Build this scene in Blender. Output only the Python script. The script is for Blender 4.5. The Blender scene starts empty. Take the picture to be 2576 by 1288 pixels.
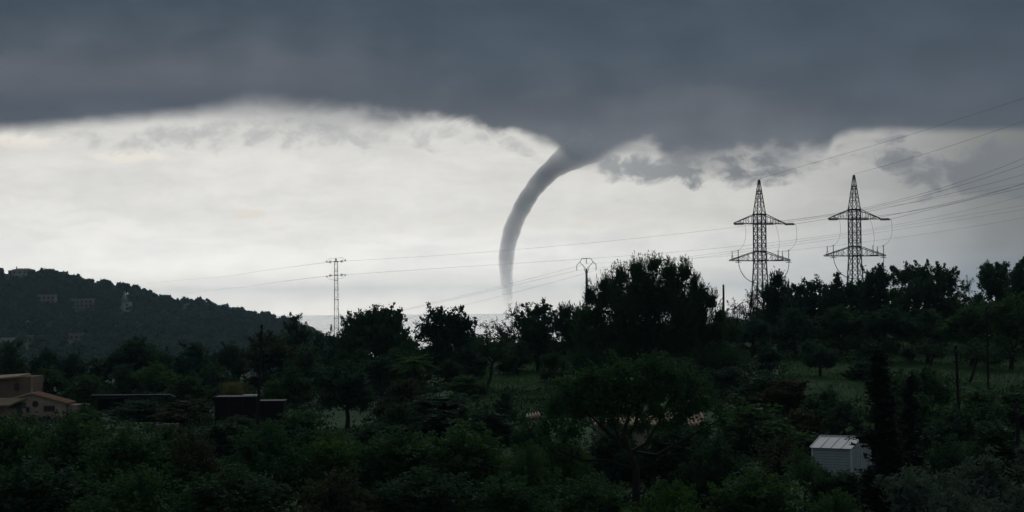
import bpy, math, random
import numpy as np
from mathutils import Vector, Matrix

R = math.radians
rng = np.random.default_rng(7)
random.seed(7)
scene = bpy.context.scene
COL = scene.collection

# ------------------------------------------------------------------ camera
F = 5809.0            # focal length in units of a 2576 wide picture
CZ = 40.0             # camera height above the sea
cam_d = bpy.data.cameras.new('camera')
cam = bpy.data.objects.new('camera', cam_d)
COL.objects.link(cam)
cam_d.sensor_width = 36.0
cam_d.lens = 36.0 * F / 2576.0
cam_d.clip_start = 0.5
cam_d.clip_end = 250000.0
cam.matrix_world = (Matrix.Translation((0, 0, CZ)) @ Matrix.Rotation(R(90 + 1.341), 4, 'X')
                    @ Matrix.Rotation(R(-0.527), 4, 'Z'))
scene.camera = cam


def hz(px):
    return 780.1 - (px - 1288.0) * 0.0092


def at(px, py, D):
    return Vector(((px - 1288.0) / F * D, D, CZ + (hz(px) - py) / F * D))


# ------------------------------------------------------------------ view
vs = scene.view_settings
vs.view_transform = 'Standard'
vs.look = 'None'
vs.exposure = 0.0
vs.gamma = 1.0
vs.use_curve_mapping = False
scene.render.engine = 'CYCLES'
scene.cycles.max_bounces = 3
scene.cycles.diffuse_bounces = 1
scene.cycles.glossy_bounces = 1
scene.cycles.transmission_bounces = 1
scene.cycles.volume_bounces = 2
scene.cycles.transparent_max_bounces = 4
scene.cycles.use_denoising = True
try:
    scene.cycles.volume_max_steps = 256
except Exception:
    pass

# ------------------------------------------------------------------ world
SUN_EL, SUN_AZ = R(42), R(12)      # behind the cloud, in front of the camera
world = bpy.data.worlds.new('World')
scene.world = world
world.use_nodes = True
WT = world.node_tree
WT.nodes.clear()


def lnk(a, b):
    WT.links.new(a, b)


def M(op, a, b=None, c=None, clamp=False):
    n = WT.nodes.new('ShaderNodeMath')
    n.operation = op
    n.use_clamp = clamp
    for i, v in enumerate((a, b, c)):
        if v is None:
            continue
        if isinstance(v, (int, float)):
            n.inputs[i].default_value = v
        else:
            lnk(v, n.inputs[i])
    return n.outputs[0]


def add(a, b): return M('ADD', a, b)
def sub(a, b): return M('SUBTRACT', a, b)
def mul(a, b): return M('MULTIPLY', a, b)


def sstep(x, lo, hi, t0=0.0, t1=1.0):
    n = WT.nodes.new('ShaderNodeMapRange')
    n.interpolation_type = 'SMOOTHSTEP'
    for s, v in zip(('Value', 'From Min', 'From Max', 'To Min', 'To Max'), (x, lo, hi, t0, t1)):
        if isinstance(v, (int, float)):
            n.inputs[s].default_value = v
        else:
            lnk(v, n.inputs[s])
    return n.outputs[0]


def curve(t, pts, x0, x1, y0, y1):
    """smooth curve; t already runs 0..1 over x0..x1, pts in real units"""
    n = WT.nodes.new('ShaderNodeFloatCurve')
    c = n.mapping.curves[0]
    q = [((a - x0) / (x1 - x0), (b - y0) / (y1 - y0)) for a, b in pts]
    while len(c.points) < len(q):
        c.points.new(0.5, 0.5)
    for p, (a, b) in zip(c.points, q):
        p.location = (a, b)
        p.handle_type = 'AUTO'
    n.mapping.update()
    lnk(t, n.inputs['Value'])
    return M('MULTIPLY_ADD', n.outputs[0], float(y1 - y0), float(y0))


def ramp(t, stops, x0, x1):
    n = WT.nodes.new('ShaderNodeValToRGB')
    e = n.color_ramp.elements
    while len(e) < len(stops):
        e.new(0.5)
    for k, (x, c) in zip(e, stops):
        k.position = (x - x0) / (x1 - x0)
        k.color = (*c, 1)
    lnk(t, n.inputs[0])
    return n.outputs[0]


def noise(vec, m, off, detail=4.0, rough=0.55):
    """2D noise of a planar vector scaled by m (2-tuple)"""
    n = WT.nodes.new('ShaderNodeVectorMath')
    n.operation = 'MULTIPLY_ADD'
    lnk(vec, n.inputs[0])
    n.inputs[1].default_value = (1 / m[0], 1 / m[1], 0)
    n.inputs[2].default_value = (off, off * 1.7, 0)
    t = WT.nodes.new('ShaderNodeTexNoise')
    t.noise_dimensions = '2D'
    t.inputs['Scale'].default_value = 1.0
    t.inputs['Detail'].default_value = detail
    t.inputs['Roughness'].default_value = rough
    lnk(n.outputs[0], t.inputs['Vector'])
    return t.outputs[0]


def rgb(r, g, b):
    n = WT.nodes.new('ShaderNodeRGB')
    n.outputs[0].default_value = (r, g, b, 1)
    return n.outputs[0]


def cmix(f, a, b, mode='MIX'):
    n = WT.nodes.new('ShaderNodeMix')
    n.data_type = 'RGBA'
    n.blend_type = mode
    n.clamp_factor = True
    if isinstance(f, (int, float)):
        n.inputs[0].default_value = f
    else:
        lnk(f, n.inputs[0])
    lnk(a, n.inputs[6])
    lnk(b, n.inputs[7])
    return n.outputs[2]


def cscale(col, f):
    n = WT.nodes.new('ShaderNodeVectorMath')
    n.operation = 'SCALE'
    lnk(col, n.inputs[0])
    if isinstance(f, (int, float)):
        n.inputs['Scale'].default_value = f
    else:
        lnk(f, n.inputs['Scale'])
    return n.outputs[0]


def lin(*c):
    return tuple(((v / 255 + 0.055) / 1.055) ** 2.4 for v in c)


def build_world():
    tc = WT.nodes.new('ShaderNodeTexCoord')
    sp = WT.nodes.new('ShaderNodeSeparateXYZ')
    lnk(tc.outputs['Generated'], sp.inputs[0])
    dx, dy, dz = sp.outputs
    az = M('ARCTAN2', dx, dy)
    azc = M('MINIMUM', M('MAXIMUM', az, -0.33), 0.33)
    el = M('MINIMUM', M('ARCSINE', dz), 1.3)
    P = M('MULTIPLY_ADD', M('TANGENT', azc), F, 1288.0)
    Q = mul(M('DIVIDE', M('TANGENT', el), M('COSINE', azc)), F)
    Y = sub(M('MULTIPLY_ADD', P, -0.0092, 780.1 + 1288 * 0.0092), Q)     # grows downward to the horizon
    cx = WT.nodes.new('ShaderNodeCombineXYZ')
    lnk(mul(az, F), cx.inputs[0])
    lnk(mul(el, F), cx.inputs[1])
    V0 = cx.outputs[0]
    PYn = WT.nodes.new('ShaderNodeCombineXYZ')
    lnk(P, PYn.inputs[0])
    lnk(Y, PYn.inputs[1])
    tP = M('MULTIPLY_ADD', P, 1 / 3800.0, 600 / 3800.0, clamp=True)       # -600 .. 3200
    tY = M('MULTIPLY_ADD', Y, 1 / 1000.0, 0.2, clamp=True)                 # -200 .. 800

    def cP(pts, y0, y1): return curve(tP, pts, -600, 3200, y0, y1)

    # noises (cloud forms drawn out along the horizon)
    nm = noise(V0, (210, 120), 7.7, 3.0, 0.5)
    wv = WT.nodes.new('ShaderNodeVectorMath')          # warp the finer ones
    wv.operation = 'MULTIPLY_ADD'
    wcol = WT.nodes.new('ShaderNodeCombineXYZ')
    lnk(nm, wcol.inputs[0])
    lnk(nm, wcol.inputs[1])
    lnk(wcol.outputs[0], wv.inputs[0])
    wv.inputs[1].default_value = (110, 60, 0)
    lnk(V0, wv.inputs[2])
    V1 = wv.outputs[0]
    ns = noise(V1, (330, 62), 45.3, 4.0, 0.55)
    ng = noise(V1, (78, 52), 81.3, 5.0, 0.6)

    # storm deck lower edge
    E = cP([(-600, 345), (0, 326), (150, 315), (300, 304), (450, 290), (550, 282), (640, 280), (720, 286), (800, 290),
            (900, 296), (1000, 304), (1100, 302), (1170, 296), (1215, 312), (1250, 332), (1300, 342), (1350, 352),
            (1400, 370), (1430, 394), (1465, 412), (1500, 406), (1534, 392), (1578, 376), (1635, 370), (1662, 382), (1700, 400), (1780, 408), (1850, 402),
            (1920, 396), (1980, 404), (2040, 396), (2085, 376), (2120, 338), (2200, 327), (2400, 326), (2600, 323),
            (3200, 330)], 200, 460)
    S = cP([(-600, 24), (0, 24), (400, 28), (540, 40), (680, 60), (900, 58), (1050, 42), (1200, 28), (1400, 20), (1560, 28),
            (1640, 34), (1750, 38), (2050, 38), (2115, 18), (2600, 14), (3200, 18)], 0, 100)
    A = cP([(-600, 10), (0, 14), (500, 16), (650, 22), (900, 60), (1200, 80), (1330, 50), (1420, 14), (1540, 14), (1640, 70), (2050, 95),
            (2115, 14), (3200, 10)], 0, 150)
    wob = mul(sub(M('MULTIPLY_ADD', ng, 0.8, nm), 0.9), A)
    d = M('DIVIDE', add(sub(Y, E), wob), S)
    deck = sstep(d, -1.0, 1.0, 1.0, 0.0)

    # deck colour: slate above, greyer bands toward its base
    wY = M('MULTIPLY_ADD', sub(nm, 0.5), 0.09, tY)
    dl = ramp(wY, [(-200, lin(72, 84, 96)), (0, lin(67, 78, 90)), (90, lin(78, 87, 98)), (165, lin(95, 99, 109)), (215, lin(93, 97, 107)),
                   (262, lin(82, 88, 99)), (330, lin(90, 95, 105))], -200, 800)
    dr = ramp(wY, [(-200, lin(72, 84, 96)), (0, lin(67, 79, 91)), (150, lin(75, 85, 96)), (210, lin(82, 89, 99)), (265, lin(95, 99, 107)),
                   (315, lin(103, 106, 113)), (360, lin(110, 113, 119)), (410, lin(120, 122, 127))], -200, 800)
    deckc = cmix(sstep(P, 600.0, 1250.0), dl, dr)
    deckc = cmix(sstep(P, 2020.0, 2160.0, 0.0, 0.75), deckc, ramp(tY, [(0, lin(67, 79, 91)), (250, lin(82, 89, 100)), (330, lin(88, 94, 103))], -200, 800))
    deckc = cscale(deckc, mul(sstep(ns, 0.2, 0.8, 0.96, 1.04), sstep(nm, 0.25, 0.75, 0.92, 1.08)))

    deckc = cmix(1.0, deckc, rgb(0.97, 0.94, 0.925), 'MULTIPLY')

    # bright clearing over the sea
    side = cP([(-600, 1.03), (0, 1.06), (800, 1.06), (1300, 1.02), (1700, 0.91), (2000, 0.76), (2200, 0.59), (2400, 0.37),
               (2560, 0.235), (2800, 0.20), (3200, 0.17)], 0, 1.1)
    vert = curve(tY, [(-200, 0.6), (240, 0.64), (330, 0.70), (400, 0.75), (470, 0.80), (560, 0.95), (660, 1.38), (740, 2.3), (800, 2.8)], -200, 800, 0.4, 3.0)
    lum = mul(mul(side, vert), mul(sstep(ns, 0.3, 0.7, 0.93, 1.04), sstep(ng, 0.3, 0.7, 0.965, 1.02)))
    band = cscale(cmix(sstep(P, 1700.0, 2500.0), rgb(1.05, 1.02, 0.965), rgb(0.98, 0.975, 0.965)), lum)

    hw = sstep(Y, 620.0, 780.0)
    band = cmix(hw, band, cscale(cmix(1.0, band, rgb(1.06, 1.0, 0.93), 'MULTIPLY'), 1.0))

    def blob(cx_, cy_, rx, ry, amp, lo, hi):
        n = WT.nodes.new('ShaderNodeVectorMath')
        n.operation = 'MULTIPLY_ADD'
        lnk(PYn.outputs[0], n.inputs[0])
        n.inputs[1].default_value = (1 / rx, 1 / ry, 0)
        n.inputs[2].default_value = (-cx_ / rx, -cy_ / ry, 0)
        k = WT.nodes.new('ShaderNodeVectorMath')
        k.operation = 'DOT_PRODUCT'
        lnk(n.outputs[0], k.inputs[0])
        lnk(n.outputs[0], k.inputs[1])
        g = M('POWER', 0.5, k.outputs['Value'])
        return mul(sstep(M('MULTIPLY_ADD', ng, 1.5, mul(g, 0.7)), lo, hi, 0.0, amp), M('MULTIPLY', g, 2.2, clamp=True))

    # cream glows where sunlit cloud shows
    cream = M('MAXIMUM', M('MAXIMUM', blob(75, 356, 110, 22, 0.8, 0.95, 1.45), blob(350, 392, 130, 18, 0.7, 1.0, 1.45)),
              M('MAXIMUM', blob(622, 538, 40, 13, 0.9, 1.0, 1.35), blob(1300, 560, 900, 34, 0.5, 1.2, 1.7)))
    band = cmix(cream, band, cscale(rgb(0.90, 0.835, 0.745), side))

    # ragged scud hanging below the deck: a strip whose height, depth and weight change along the horizon
    sc = cP([(-600, 385), (0, 372), (250, 352), (500, 340), (750, 330), (950, 345), (1150, 345), (1240, 356), (1330, 378), (1480, 432), (1570, 416),
             (1700, 424), (1900, 424), (2040, 416), (2180, 375), (2290, 425), (2400, 440), (2520, 430), (2700, 440), (3200, 450)], 300, 480)
    sh = cP([(-600, 34), (250, 40), (500, 50), (800, 62), (1100, 44), (1330, 22), (1500, 28), (1650, 48), (1950, 50), (2150, 36), (2290, 70), (2400, 50),
             (2520, 62), (2700, 70), (3200, 70)], 0, 100)
    sa = cP([(-600, 0.4), (0, 0.36), (150, 0.45), (350, 0.60), (500, 0.62), (800, 0.66), (1050, 0.55), (1250, 0.60), (1350, 0.5), (1420, 0.3), (1560, 0.95), (1640, 0.85), (1900, 0.85),
             (2080, 0.55), (2180, 0.60), (2290, 0.80), (2350, 0.72), (2430, 1.2), (2700, 1.35), (3200, 1.35)], 0, 1.4)
    dv = M('DIVIDE', M('ABSOLUTE', sub(Y, sc)), sh)
    thr = sub(mul(sa, 0.42), mul(mul(dv, dv), 0.24))
    scud = mul(sstep(add(ng, thr), 0.58, 0.92), M('MINIMUM', mul(sa, 1.15), 1.0))
    small = blob(1562, 502, 30, 12, 0.45, 1.25, 1.6)
    scud = M('MAXIMUM', scud, small)
    scudc = cmix(sstep(P, 1200.0, 2000.0), rgb(0.43, 0.435, 0.435), rgb(*lin(104, 107, 115)))
    band = cmix(scud, band, scudc)

    # a little of the clear-air sky glows through the thin veil
    sky = WT.nodes.new('ShaderNodeTexSky')
    sky.sky_type = 'NISHITA'
    sky.sun_disc = False
    sky.sun_elevation = SUN_EL
    sky.sun_rotation = SUN_AZ
    sky.air_density = 1.0
    sky.dust_density = 2.0
    col = cmix(0.006, band, sky.outputs[0])
    col = cmix(deck, col, deckc)
    # away from the view the storm deck reaches down on all sides as rain-grey
    grey = ramp(M('MULTIPLY_ADD', el, 2.0, 0.1, clamp=True), [(0.0, (0.10, 0.105, 0.11)), (0.1, (0.18, 0.195, 0.215)), (1.0, (0.11, 0.135, 0.165))], 0, 1)
    col = cmix(sstep(M('ABSOLUTE', az), 0.55, 1.35), col, grey)
    bg = WT.nodes.new('ShaderNodeBackground')
    bg.inputs['Strength'].default_value = 0.1
    lnk(cscale(col, 10.0), bg.inputs['Color'])
    out = WT.nodes.new('ShaderNodeOutputWorld')
    lnk(bg.outputs[0], out.inputs['Surface'])


build_world()
world.cycles.sampling_method = 'MANUAL'
world.cycles.sample_map_resolution = 512

# ------------------------------------------------------------------ sun (diffused by the storm cloud)
sl = bpy.data.lights.new('sun', 'SUN')
sl.energy = 0.7
sl.angle = R(35)
sl.color = (1.0, 0.98, 0.96)
sun = bpy.data.objects.new('sun', sl)
COL.objects.link(sun)
sdir = Vector((math.sin(SUN_AZ) * math.cos(SUN_EL), math.cos(SUN_AZ) * math.cos(SUN_EL), math.sin(SUN_EL)))
sun.rotation_euler = sdir.to_track_quat('Z', 'Y').to_euler()
sun.location = (0, 0, 400)

# ------------------------------------------------------------------ helpers


def tag(o, label=None, cat=None, group=None, kind=None):
    if label: o['label'] = label
    if cat: o['category'] = cat
    if group: o['group'] = group
    if kind: o['kind'] = kind
    return o


def empty(name, loc, rz=0.0, label=None, cat=None, group=None):
    o = bpy.data.objects.new(name, None)
    o.empty_display_size = 0.2
    o.location = loc
    o.rotation_euler = (0, 0, rz)
    COL.objects.link(o)
    return tag(o, label, cat, group)


def link_mesh(name, me, mat, parent=None):
    if mat is not None and len(me.materials) == 0:
        me.materials.append(mat)
    o = bpy.data.objects.new(name, me)
    COL.objects.link(o)
    if parent is not None:
        o.parent = parent
    return o


class MB:
    """collects simple solids; build() links them as one mesh"""

    def __init__(s):
        s.v, s.f = [], []

    def add(s, vs_, fs):
        b = len(s.v)
        s.v += [tuple(p) for p in vs_]
        s.f += [tuple(i + b for i in f) for f in fs]
        return s

    def box(s, x0, x1, y0, y1, z0, z1):
        vs_ = [(x, y, z) for x in (x0, x1) for y in (y0, y1) for z in (z0, z1)]
        return s.add(vs_, [(0, 1, 3, 2), (4, 6, 7, 5), (0, 4, 5, 1), (2, 3, 7, 6), (0, 2, 6, 4), (1, 5, 7, 3)])

    def tube(s, pts, rad, k=6, caps=True, ref=None):
        pts = [Vector(p) for p in pts]
        n = len(pts)
        if not hasattr(rad, '__len__'):
            rad = [rad] * n
        b = len(s.v)
        for i, p in enumerate(pts):
            t = (pts[min(i + 1, n - 1)] - pts[max(i - 1, 0)]).normalized()
            a = Vector(ref) if ref else (Vector((0, 0, 1)) if abs(t.z) < 0.9 else Vector((1, 0, 0)))
            u = t.cross(a).normalized()
            w = t.cross(u)
            for j in range(k):
                th = 2 * math.pi * (j + 0.5) / k
                s.v.append(tuple(p + (u * math.cos(th) + w * math.sin(th)) * rad[i]))
        for i in range(n - 1):
            for j in range(k):
                j2 = (j + 1) % k
                s.f.append((b + i * k + j, b + i * k + j2, b + (i + 1) * k + j2, b + (i + 1) * k + j))
        if caps:
            s.f.append(tuple(b + j for j in range(k))[::-1])
            s.f.append(tuple(b + (n - 1) * k + j for j in range(k)))
        return s

    def bar(s, p, q, t):
        return s.tube([p, q], t * 0.707, 4)

    def lathe(s, p, q, prof, k=8):
        """discs etc. along p->q; prof = [(t, r)]"""
        p, q = Vector(p), Vector(q)
        return s.tube([p.lerp(q, t) for t, r in prof], [r for t, r in prof], k)

    def quad(s, a, b, c, d):
        return s.add([a, b, c, d], [(0, 1, 2, 3)])

    def mesh(s, name):
        me = bpy.data.meshes.new(name)
        me.from_pydata(s.v, [], s.f)
        me.update()
        return me

    def build(s, name, mat, parent=None):
        return link_mesh(name, s.mesh(name), mat, parent)


def quads_mesh(name, V):
    """V: (n,4,3) array of quads"""
    n = len(V)
    me = bpy.data.meshes.new(name)
    me.vertices.add(n * 4)
    me.vertices.foreach_set('co', V.reshape(-1).astype(np.float32))
    me.loops.add(n * 4)
    me.loops.foreach_set('vertex_index', np.arange(n * 4, dtype=np.int32))
    me.polygons.add(n)
    me.polygons.foreach_set('loop_start', np.arange(0, n * 4, 4, dtype=np.int32))
    me.update(calc_edges=True)
    me.validate()
    return me


# ------------------------------------------------------------------ materials


def mat_basic(name, col, rough=0.7, metal=0.0, var=0.25, scale=3.0, spec=0.3, bump=0.0, objrand=0.0):
    m = bpy.data.materials.new(name)
    m.use_nodes = True
    t = m.node_tree
    b = t.nodes['Principled BSDF']
    b.inputs['Roughness'].default_value = rough
    b.inputs['Metallic'].default_value = metal
    b.inputs['Specular IOR Level'].default_value = spec
    tc = t.nodes.new('ShaderNodeTexCoord')
    n = t.nodes.new('ShaderNodeTexNoise')
    n.inputs['Scale'].default_value = scale
    n.inputs['Detail'].default_value = 5
    t.links.new(tc.outputs['Object'], n.inputs['Vector'])
    mr = t.nodes.new('ShaderNodeMapRange')
    mr.inputs['From Min'].default_value = 0.3
    mr.inputs['From Max'].default_value = 0.7
    mr.inputs['To Min'].default_value = 1 - var
    mr.inputs['To Max'].default_value = 1 + var
    t.links.new(n.outputs[0], mr.inputs['Value'])
    f = mr.outputs[0]
    if objrand:
        oi = t.nodes.new('ShaderNodeObjectInfo')
        m2 = t.nodes.new('ShaderNodeMapRange')
        m2.inputs['To Min'].default_value = 1 - objrand
        m2.inputs['To Max'].default_value = 1 + objrand
        t.links.new(oi.outputs['Random'], m2.inputs['Value'])
        mm = t.nodes.new('ShaderNodeMath')
        mm.operation = 'MULTIPLY'
        t.links.new(f, mm.inputs[0])
        t.links.new(m2.outputs[0], mm.inputs[1])
        f = mm.outputs[0]
    sc = t.nodes.new('ShaderNodeVectorMath')
    sc.operation = 'SCALE'
    sc.inputs[0].default_value = col
    t.links.new(f, sc.inputs['Scale'])
    t.links.new(sc.outputs[0], b.inputs['Base Color'])
    if bump:
        bp = t.nodes.new('ShaderNodeBump')
        bp.inputs['Strength'].default_value = bump
        bp.inputs['Distance'].default_value = 0.05
        t.links.new(n.outputs[0], bp.inputs['Height'])
        t.links.new(bp.outputs[0], b.inputs['Normal'])
    return m


def mat_leaf(name, ca, cb, scale=0.9, trans=0.35):
    """foliage: two greens mixed by clump noise, each tree a little different"""
    m = bpy.data.materials.new(name)
    m.use_nodes = True
    t = m.node_tree
    b = t.nodes['Principled BSDF']
    b.inputs['Roughness'].default_value = 0.75
    b.inputs['Specular IOR Level'].default_value = 0.12
    tc = t.nodes.new('ShaderNodeTexCoord')
    n = t.nodes.new('ShaderNodeTexNoise')
    n.inputs['Scale'].default_value = scale
    n.inputs['Detail'].default_value = 3
    t.links.new(tc.outputs['Object'], n.inputs['Vector'])
    oi = t.nodes.new('ShaderNodeObjectInfo')
    ad = t.nodes.new('ShaderNodeMath')
    ad.operation = 'MULTIPLY_ADD'
    ad.inputs[1].default_value = 0.5
    t.links.new(oi.outputs['Random'], ad.inputs[0])
    t.links.new(n.outputs[0], ad.inputs[2])
    mr = t.nodes.new('ShaderNodeMapRange')
    mr.inputs['From Min'].default_value = 0.45
    mr.inputs['From Max'].default_value = 1.05
    t.links.new(ad.outputs[0], mr.inputs['Value'])
    mx = t.nodes.new('ShaderNodeMix')
    mx.data_type = 'RGBA'
    mx.inputs[6].default_value = (*ca, 1)
    mx.inputs[7].default_value = (*cb, 1)
    t.links.new(mr.outputs[0], mx.inputs[0])
    t.links.new(mx.outputs[2], b.inputs['Base Color'])
    tr = t.nodes.new('ShaderNodeBsdfTranslucent')
    g = t.nodes.new('ShaderNodeVectorMath')
    g.operation = 'MULTIPLY'
    g.inputs[1].default_value = (1.2, 1.35, 0.7)
    t.links.new(mx.outputs[2], g.inputs[0])
    t.links.new(g.outputs[0], tr.inputs['Color'])
    ms = t.nodes.new('ShaderNodeMixShader')
    ms.inputs[0].default_value = trans
    t.links.new(b.outputs[0], ms.inputs[1])
    t.links.new(tr.outputs[0], ms.inputs[2])
    t.links.new(ms.outputs[0], t.nodes['Material Output'].inputs['Surface'])
    return m


MT = {}
MT['leaf'] = mat_leaf('leaf_green', (0.036, 0.088, 0.044), (0.062, 0.120, 0.046))
MT['leaf_dark'] = mat_leaf('leaf_dark', (0.032, 0.070, 0.050), (0.046, 0.092, 0.048))
MT['leaf_light'] = mat_leaf('leaf_light', (0.050, 0.115, 0.035), (0.080, 0.150, 0.038))
MT['pine'] = mat_leaf('pine_needles', (0.030, 0.068, 0.042), (0.046, 0.092, 0.046))
MT['olive'] = mat_leaf('olive_leaf', (0.066, 0.100, 0.092), (0.092, 0.130, 0.116))
MT['cypress'] = mat_leaf('cypress_leaf', (0.014, 0.028, 0.022), (0.020, 0.038, 0.026))
MT['sparse'] = mat_leaf('dry_leaf', (0.048, 0.058, 0.040), (0.064, 0.070, 0.044))
MT['russet'] = mat_leaf('russet_leaf', (0.048, 0.040, 0.028), (0.046, 0.052, 0.030))
MT['reed'] = mat_leaf('reed_leaf', (0.110, 0.125, 0.050), (0.150, 0.140, 0.065))
MT['far'] = mat_leaf('hazed_forest_leaf', (0.040, 0.064, 0.056), (0.058, 0.086, 0.066), 0.02)  # leaf colour lightened and blued to imitate aerial haze on the hill
MT['bark'] = mat_basic('bark', (0.030, 0.026, 0.022), 0.9, 0, 0.35, 4.0, 0.1, 0.5)
MT['steel'] = mat_basic('galvanised_steel', (0.17, 0.175, 0.185), 0.55, 0.35, 0.2, 2.0, 0.4)  # base colour lightened slightly to carry haze over the pylons
MT['steel_dark'] = mat_basic('weathered_steel', (0.085, 0.088, 0.095), 0.6, 0.3, 0.2, 2.0, 0.3)
MT['porcelain'] = mat_basic('grey_insulator', (0.30, 0.33, 0.34), 0.35, 0, 0.1, 3.0, 0.5)
MT['wire'] = mat_basic('wire_aluminium', (0.09, 0.09, 0.095), 0.5, 0.4, 0.1, 1.0, 0.3)
MT['cable'] = mat_basic('black_cable', (0.035, 0.035, 0.04), 0.6, 0, 0.1, 1.0, 0.3)
MT['concrete'] = mat_basic('concrete_pole', (0.20, 0.19, 0.18), 0.9, 0, 0.2, 3.0, 0.2)
MT['wood'] = mat_basic('tarred_wood', (0.022, 0.021, 0.021), 0.9, 0, 0.3, 6.0, 0.1)
MT['plaster'] = mat_basic('ochre_plaster', (0.36, 0.275, 0.215), 0.9, 0, 0.22, 1.2, 0.15, 0.3)
MT['plaster_brown'] = mat_basic('brown_plaster', (0.17, 0.12, 0.085), 0.9, 0, 0.2, 1.0, 0.15, 0.3)
MT['white_wall'] = mat_basic('pale_wall', (0.40, 0.39, 0.38), 0.9, 0, 0.12, 0.3, 0.2)
MT['tan_wall'] = mat_basic('tan_wall', (0.26, 0.22, 0.18), 0.9, 0, 0.15, 0.3, 0.2)
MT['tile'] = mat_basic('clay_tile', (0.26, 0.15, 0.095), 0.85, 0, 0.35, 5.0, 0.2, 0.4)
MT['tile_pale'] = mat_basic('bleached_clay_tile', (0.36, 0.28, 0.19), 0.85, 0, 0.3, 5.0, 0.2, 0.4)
MT['glass'] = mat_basic('dark_glass', (0.015, 0.017, 0.02), 0.15, 0, 0.1, 1.0, 0.5)
MT['shutter'] = mat_basic('green_shutter', (0.05, 0.11, 0.075), 0.6, 0, 0.15, 4.0, 0.3)
MT['black'] = mat_basic('black_netting', (0.012, 0.012, 0.014), 0.9, 0, 0.3, 6.0, 0.05)
MT['sheet'] = mat_basic('weathered_sheet', (0.55, 0.60, 0.64), 0.5, 0.1, 0.3, 2.0, 0.4)
MT['white_metal'] = mat_basic('white_painted_metal', (0.56, 0.57, 0.55), 0.45, 0, 0.10, 1.5, 0.5)
MT['grey_metal'] = mat_basic('pale_shed_wall', (0.36, 0.39, 0.38), 0.5, 0, 0.10, 1.5, 0.4)
MT['stone'] = mat_basic('dry_stone', (0.20, 0.16, 0.13), 0.95, 0, 0.35, 2.5, 0.1, 0.6)


def mat_ground():
    m = bpy.data.materials.new('hillside_ground')
    m.use_nodes = True
    t = m.node_tree
    b = t.nodes['Principled BSDF']
    b.inputs['Roughness'].default_value = 0.95
    b.inputs['Specular IOR Level'].default_value = 0.08
    tc = t.nodes.new('ShaderNodeTexCoord')
    n = t.nodes.new('ShaderNodeTexNoise')
    n.inputs['Scale'].default_value = 0.07
    n.inputs['Detail'].default_value = 6
    n2 = t.nodes.new('ShaderNodeTexNoise')
    n2.inputs['Scale'].default_value = 0.9
    n2.inputs['Detail'].default_value = 5
    for k in (n, n2):
        t.links.new(tc.outputs['Object'], k.inputs['Vector'])
    cr = t.nodes.new('ShaderNodeValToRGB')
    e = cr.color_ramp.elements
    e[0].position = 0.30; e[0].color = (0.036, 0.076, 0.036, 1)
    e[1].position = 0.72; e[1].color = (0.066, 0.072, 0.044, 1)
    k = e.new(0.5); k.color = (0.046, 0.088, 0.038, 1)
    t.links.new(n.outputs[0], cr.inputs[0])
    mr = t.nodes.new('ShaderNodeMapRange')
    mr.inputs['From Min'].default_value = 0.3; mr.inputs['From Max'].default_value = 0.7
    mr.inputs['To Min'].default_value = 0.7; mr.inputs['To Max'].default_value = 1.25
    t.links.new(n2.outputs[0], mr.inputs['Value'])
    sc = t.nodes.new('ShaderNodeVectorMath'); sc.operation = 'SCALE'
    t.links.new(cr.outputs[0], sc.inputs[0]); t.links.new(mr.outputs[0], sc.inputs['Scale'])
    t.links.new(sc.outputs[0], b.inputs['Base Color'])
    bp = t.nodes.new('ShaderNodeBump'); bp.inputs['Strength'].default_value = 0.5; bp.inputs['Distance'].default_value = 0.2
    t.links.new(n2.outputs[0], bp.inputs['Height']); t.links.new(bp.outputs[0], b.inputs['Normal'])
    return m


MT['ground'] = mat_ground()


def mat_sea():
    m = bpy.data.materials.new('sea_water')
    m.use_nodes = True
    t = m.node_tree
    b = t.nodes['Principled BSDF']
    b.inputs['Base Color'].default_value = (0.035, 0.055, 0.07, 1)
    b.inputs['Roughness'].default_value = 0.05
    b.inputs['IOR'].default_value = 1.33
    tc = t.nodes.new('ShaderNodeTexCoord')
    mp = t.nodes.new('ShaderNodeMapping')
    mp.inputs['Scale'].default_value = (0.02, 0.004, 1)
    t.links.new(tc.outputs['Object'], mp.inputs['Vector'])
    n = t.nodes.new('ShaderNodeTexNoise'); n.inputs['Scale'].default_value = 1.0; n.inputs['Detail'].default_value = 6
    t.links.new(mp.outputs[0], n.inputs['Vector'])
    bp = t.nodes.new('ShaderNodeBump'); bp.inputs['Strength'].default_value = 0.02; bp.inputs['Distance'].default_value = 1.0
    t.links.new(n.outputs[0], bp.inputs['Height']); t.links.new(bp.outputs[0], b.inputs['Normal'])
    return m


MT['sea'] = mat_sea()

# ------------------------------------------------------------------ ground
GC = np.array([0, 640, 1288, 1930, 2576], float)
GD = np.array([0, 60, 105, 150, 200, 250, 310, 400, 600, 1000, 1320], float)
GZ = np.array([
    [-6, -6, -6, -6, -6],
    [-9.5, -9.5, -9.5, -9.5, -9.5],
    [-10.6, -10.6, -10.0, -10.4, -11.0],
    [-10.0, -9.4, -8.0, -8.4, -9.0],
    [-10.0, -9.2, -6.9, -6.0, -6.2],
    [-10.6, -9.6, -6.0, -4.2, -4.2],
    [-12.0, -10.5, -6.0, -2.0, -1.5],
    [-20, -18, -13, -6, -4],
    [-30, -29, -27, -22, -18],
    [-35, -36, -38, -38, -36],
    [-36, -38, -43, -43, -43]], float)


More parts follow.
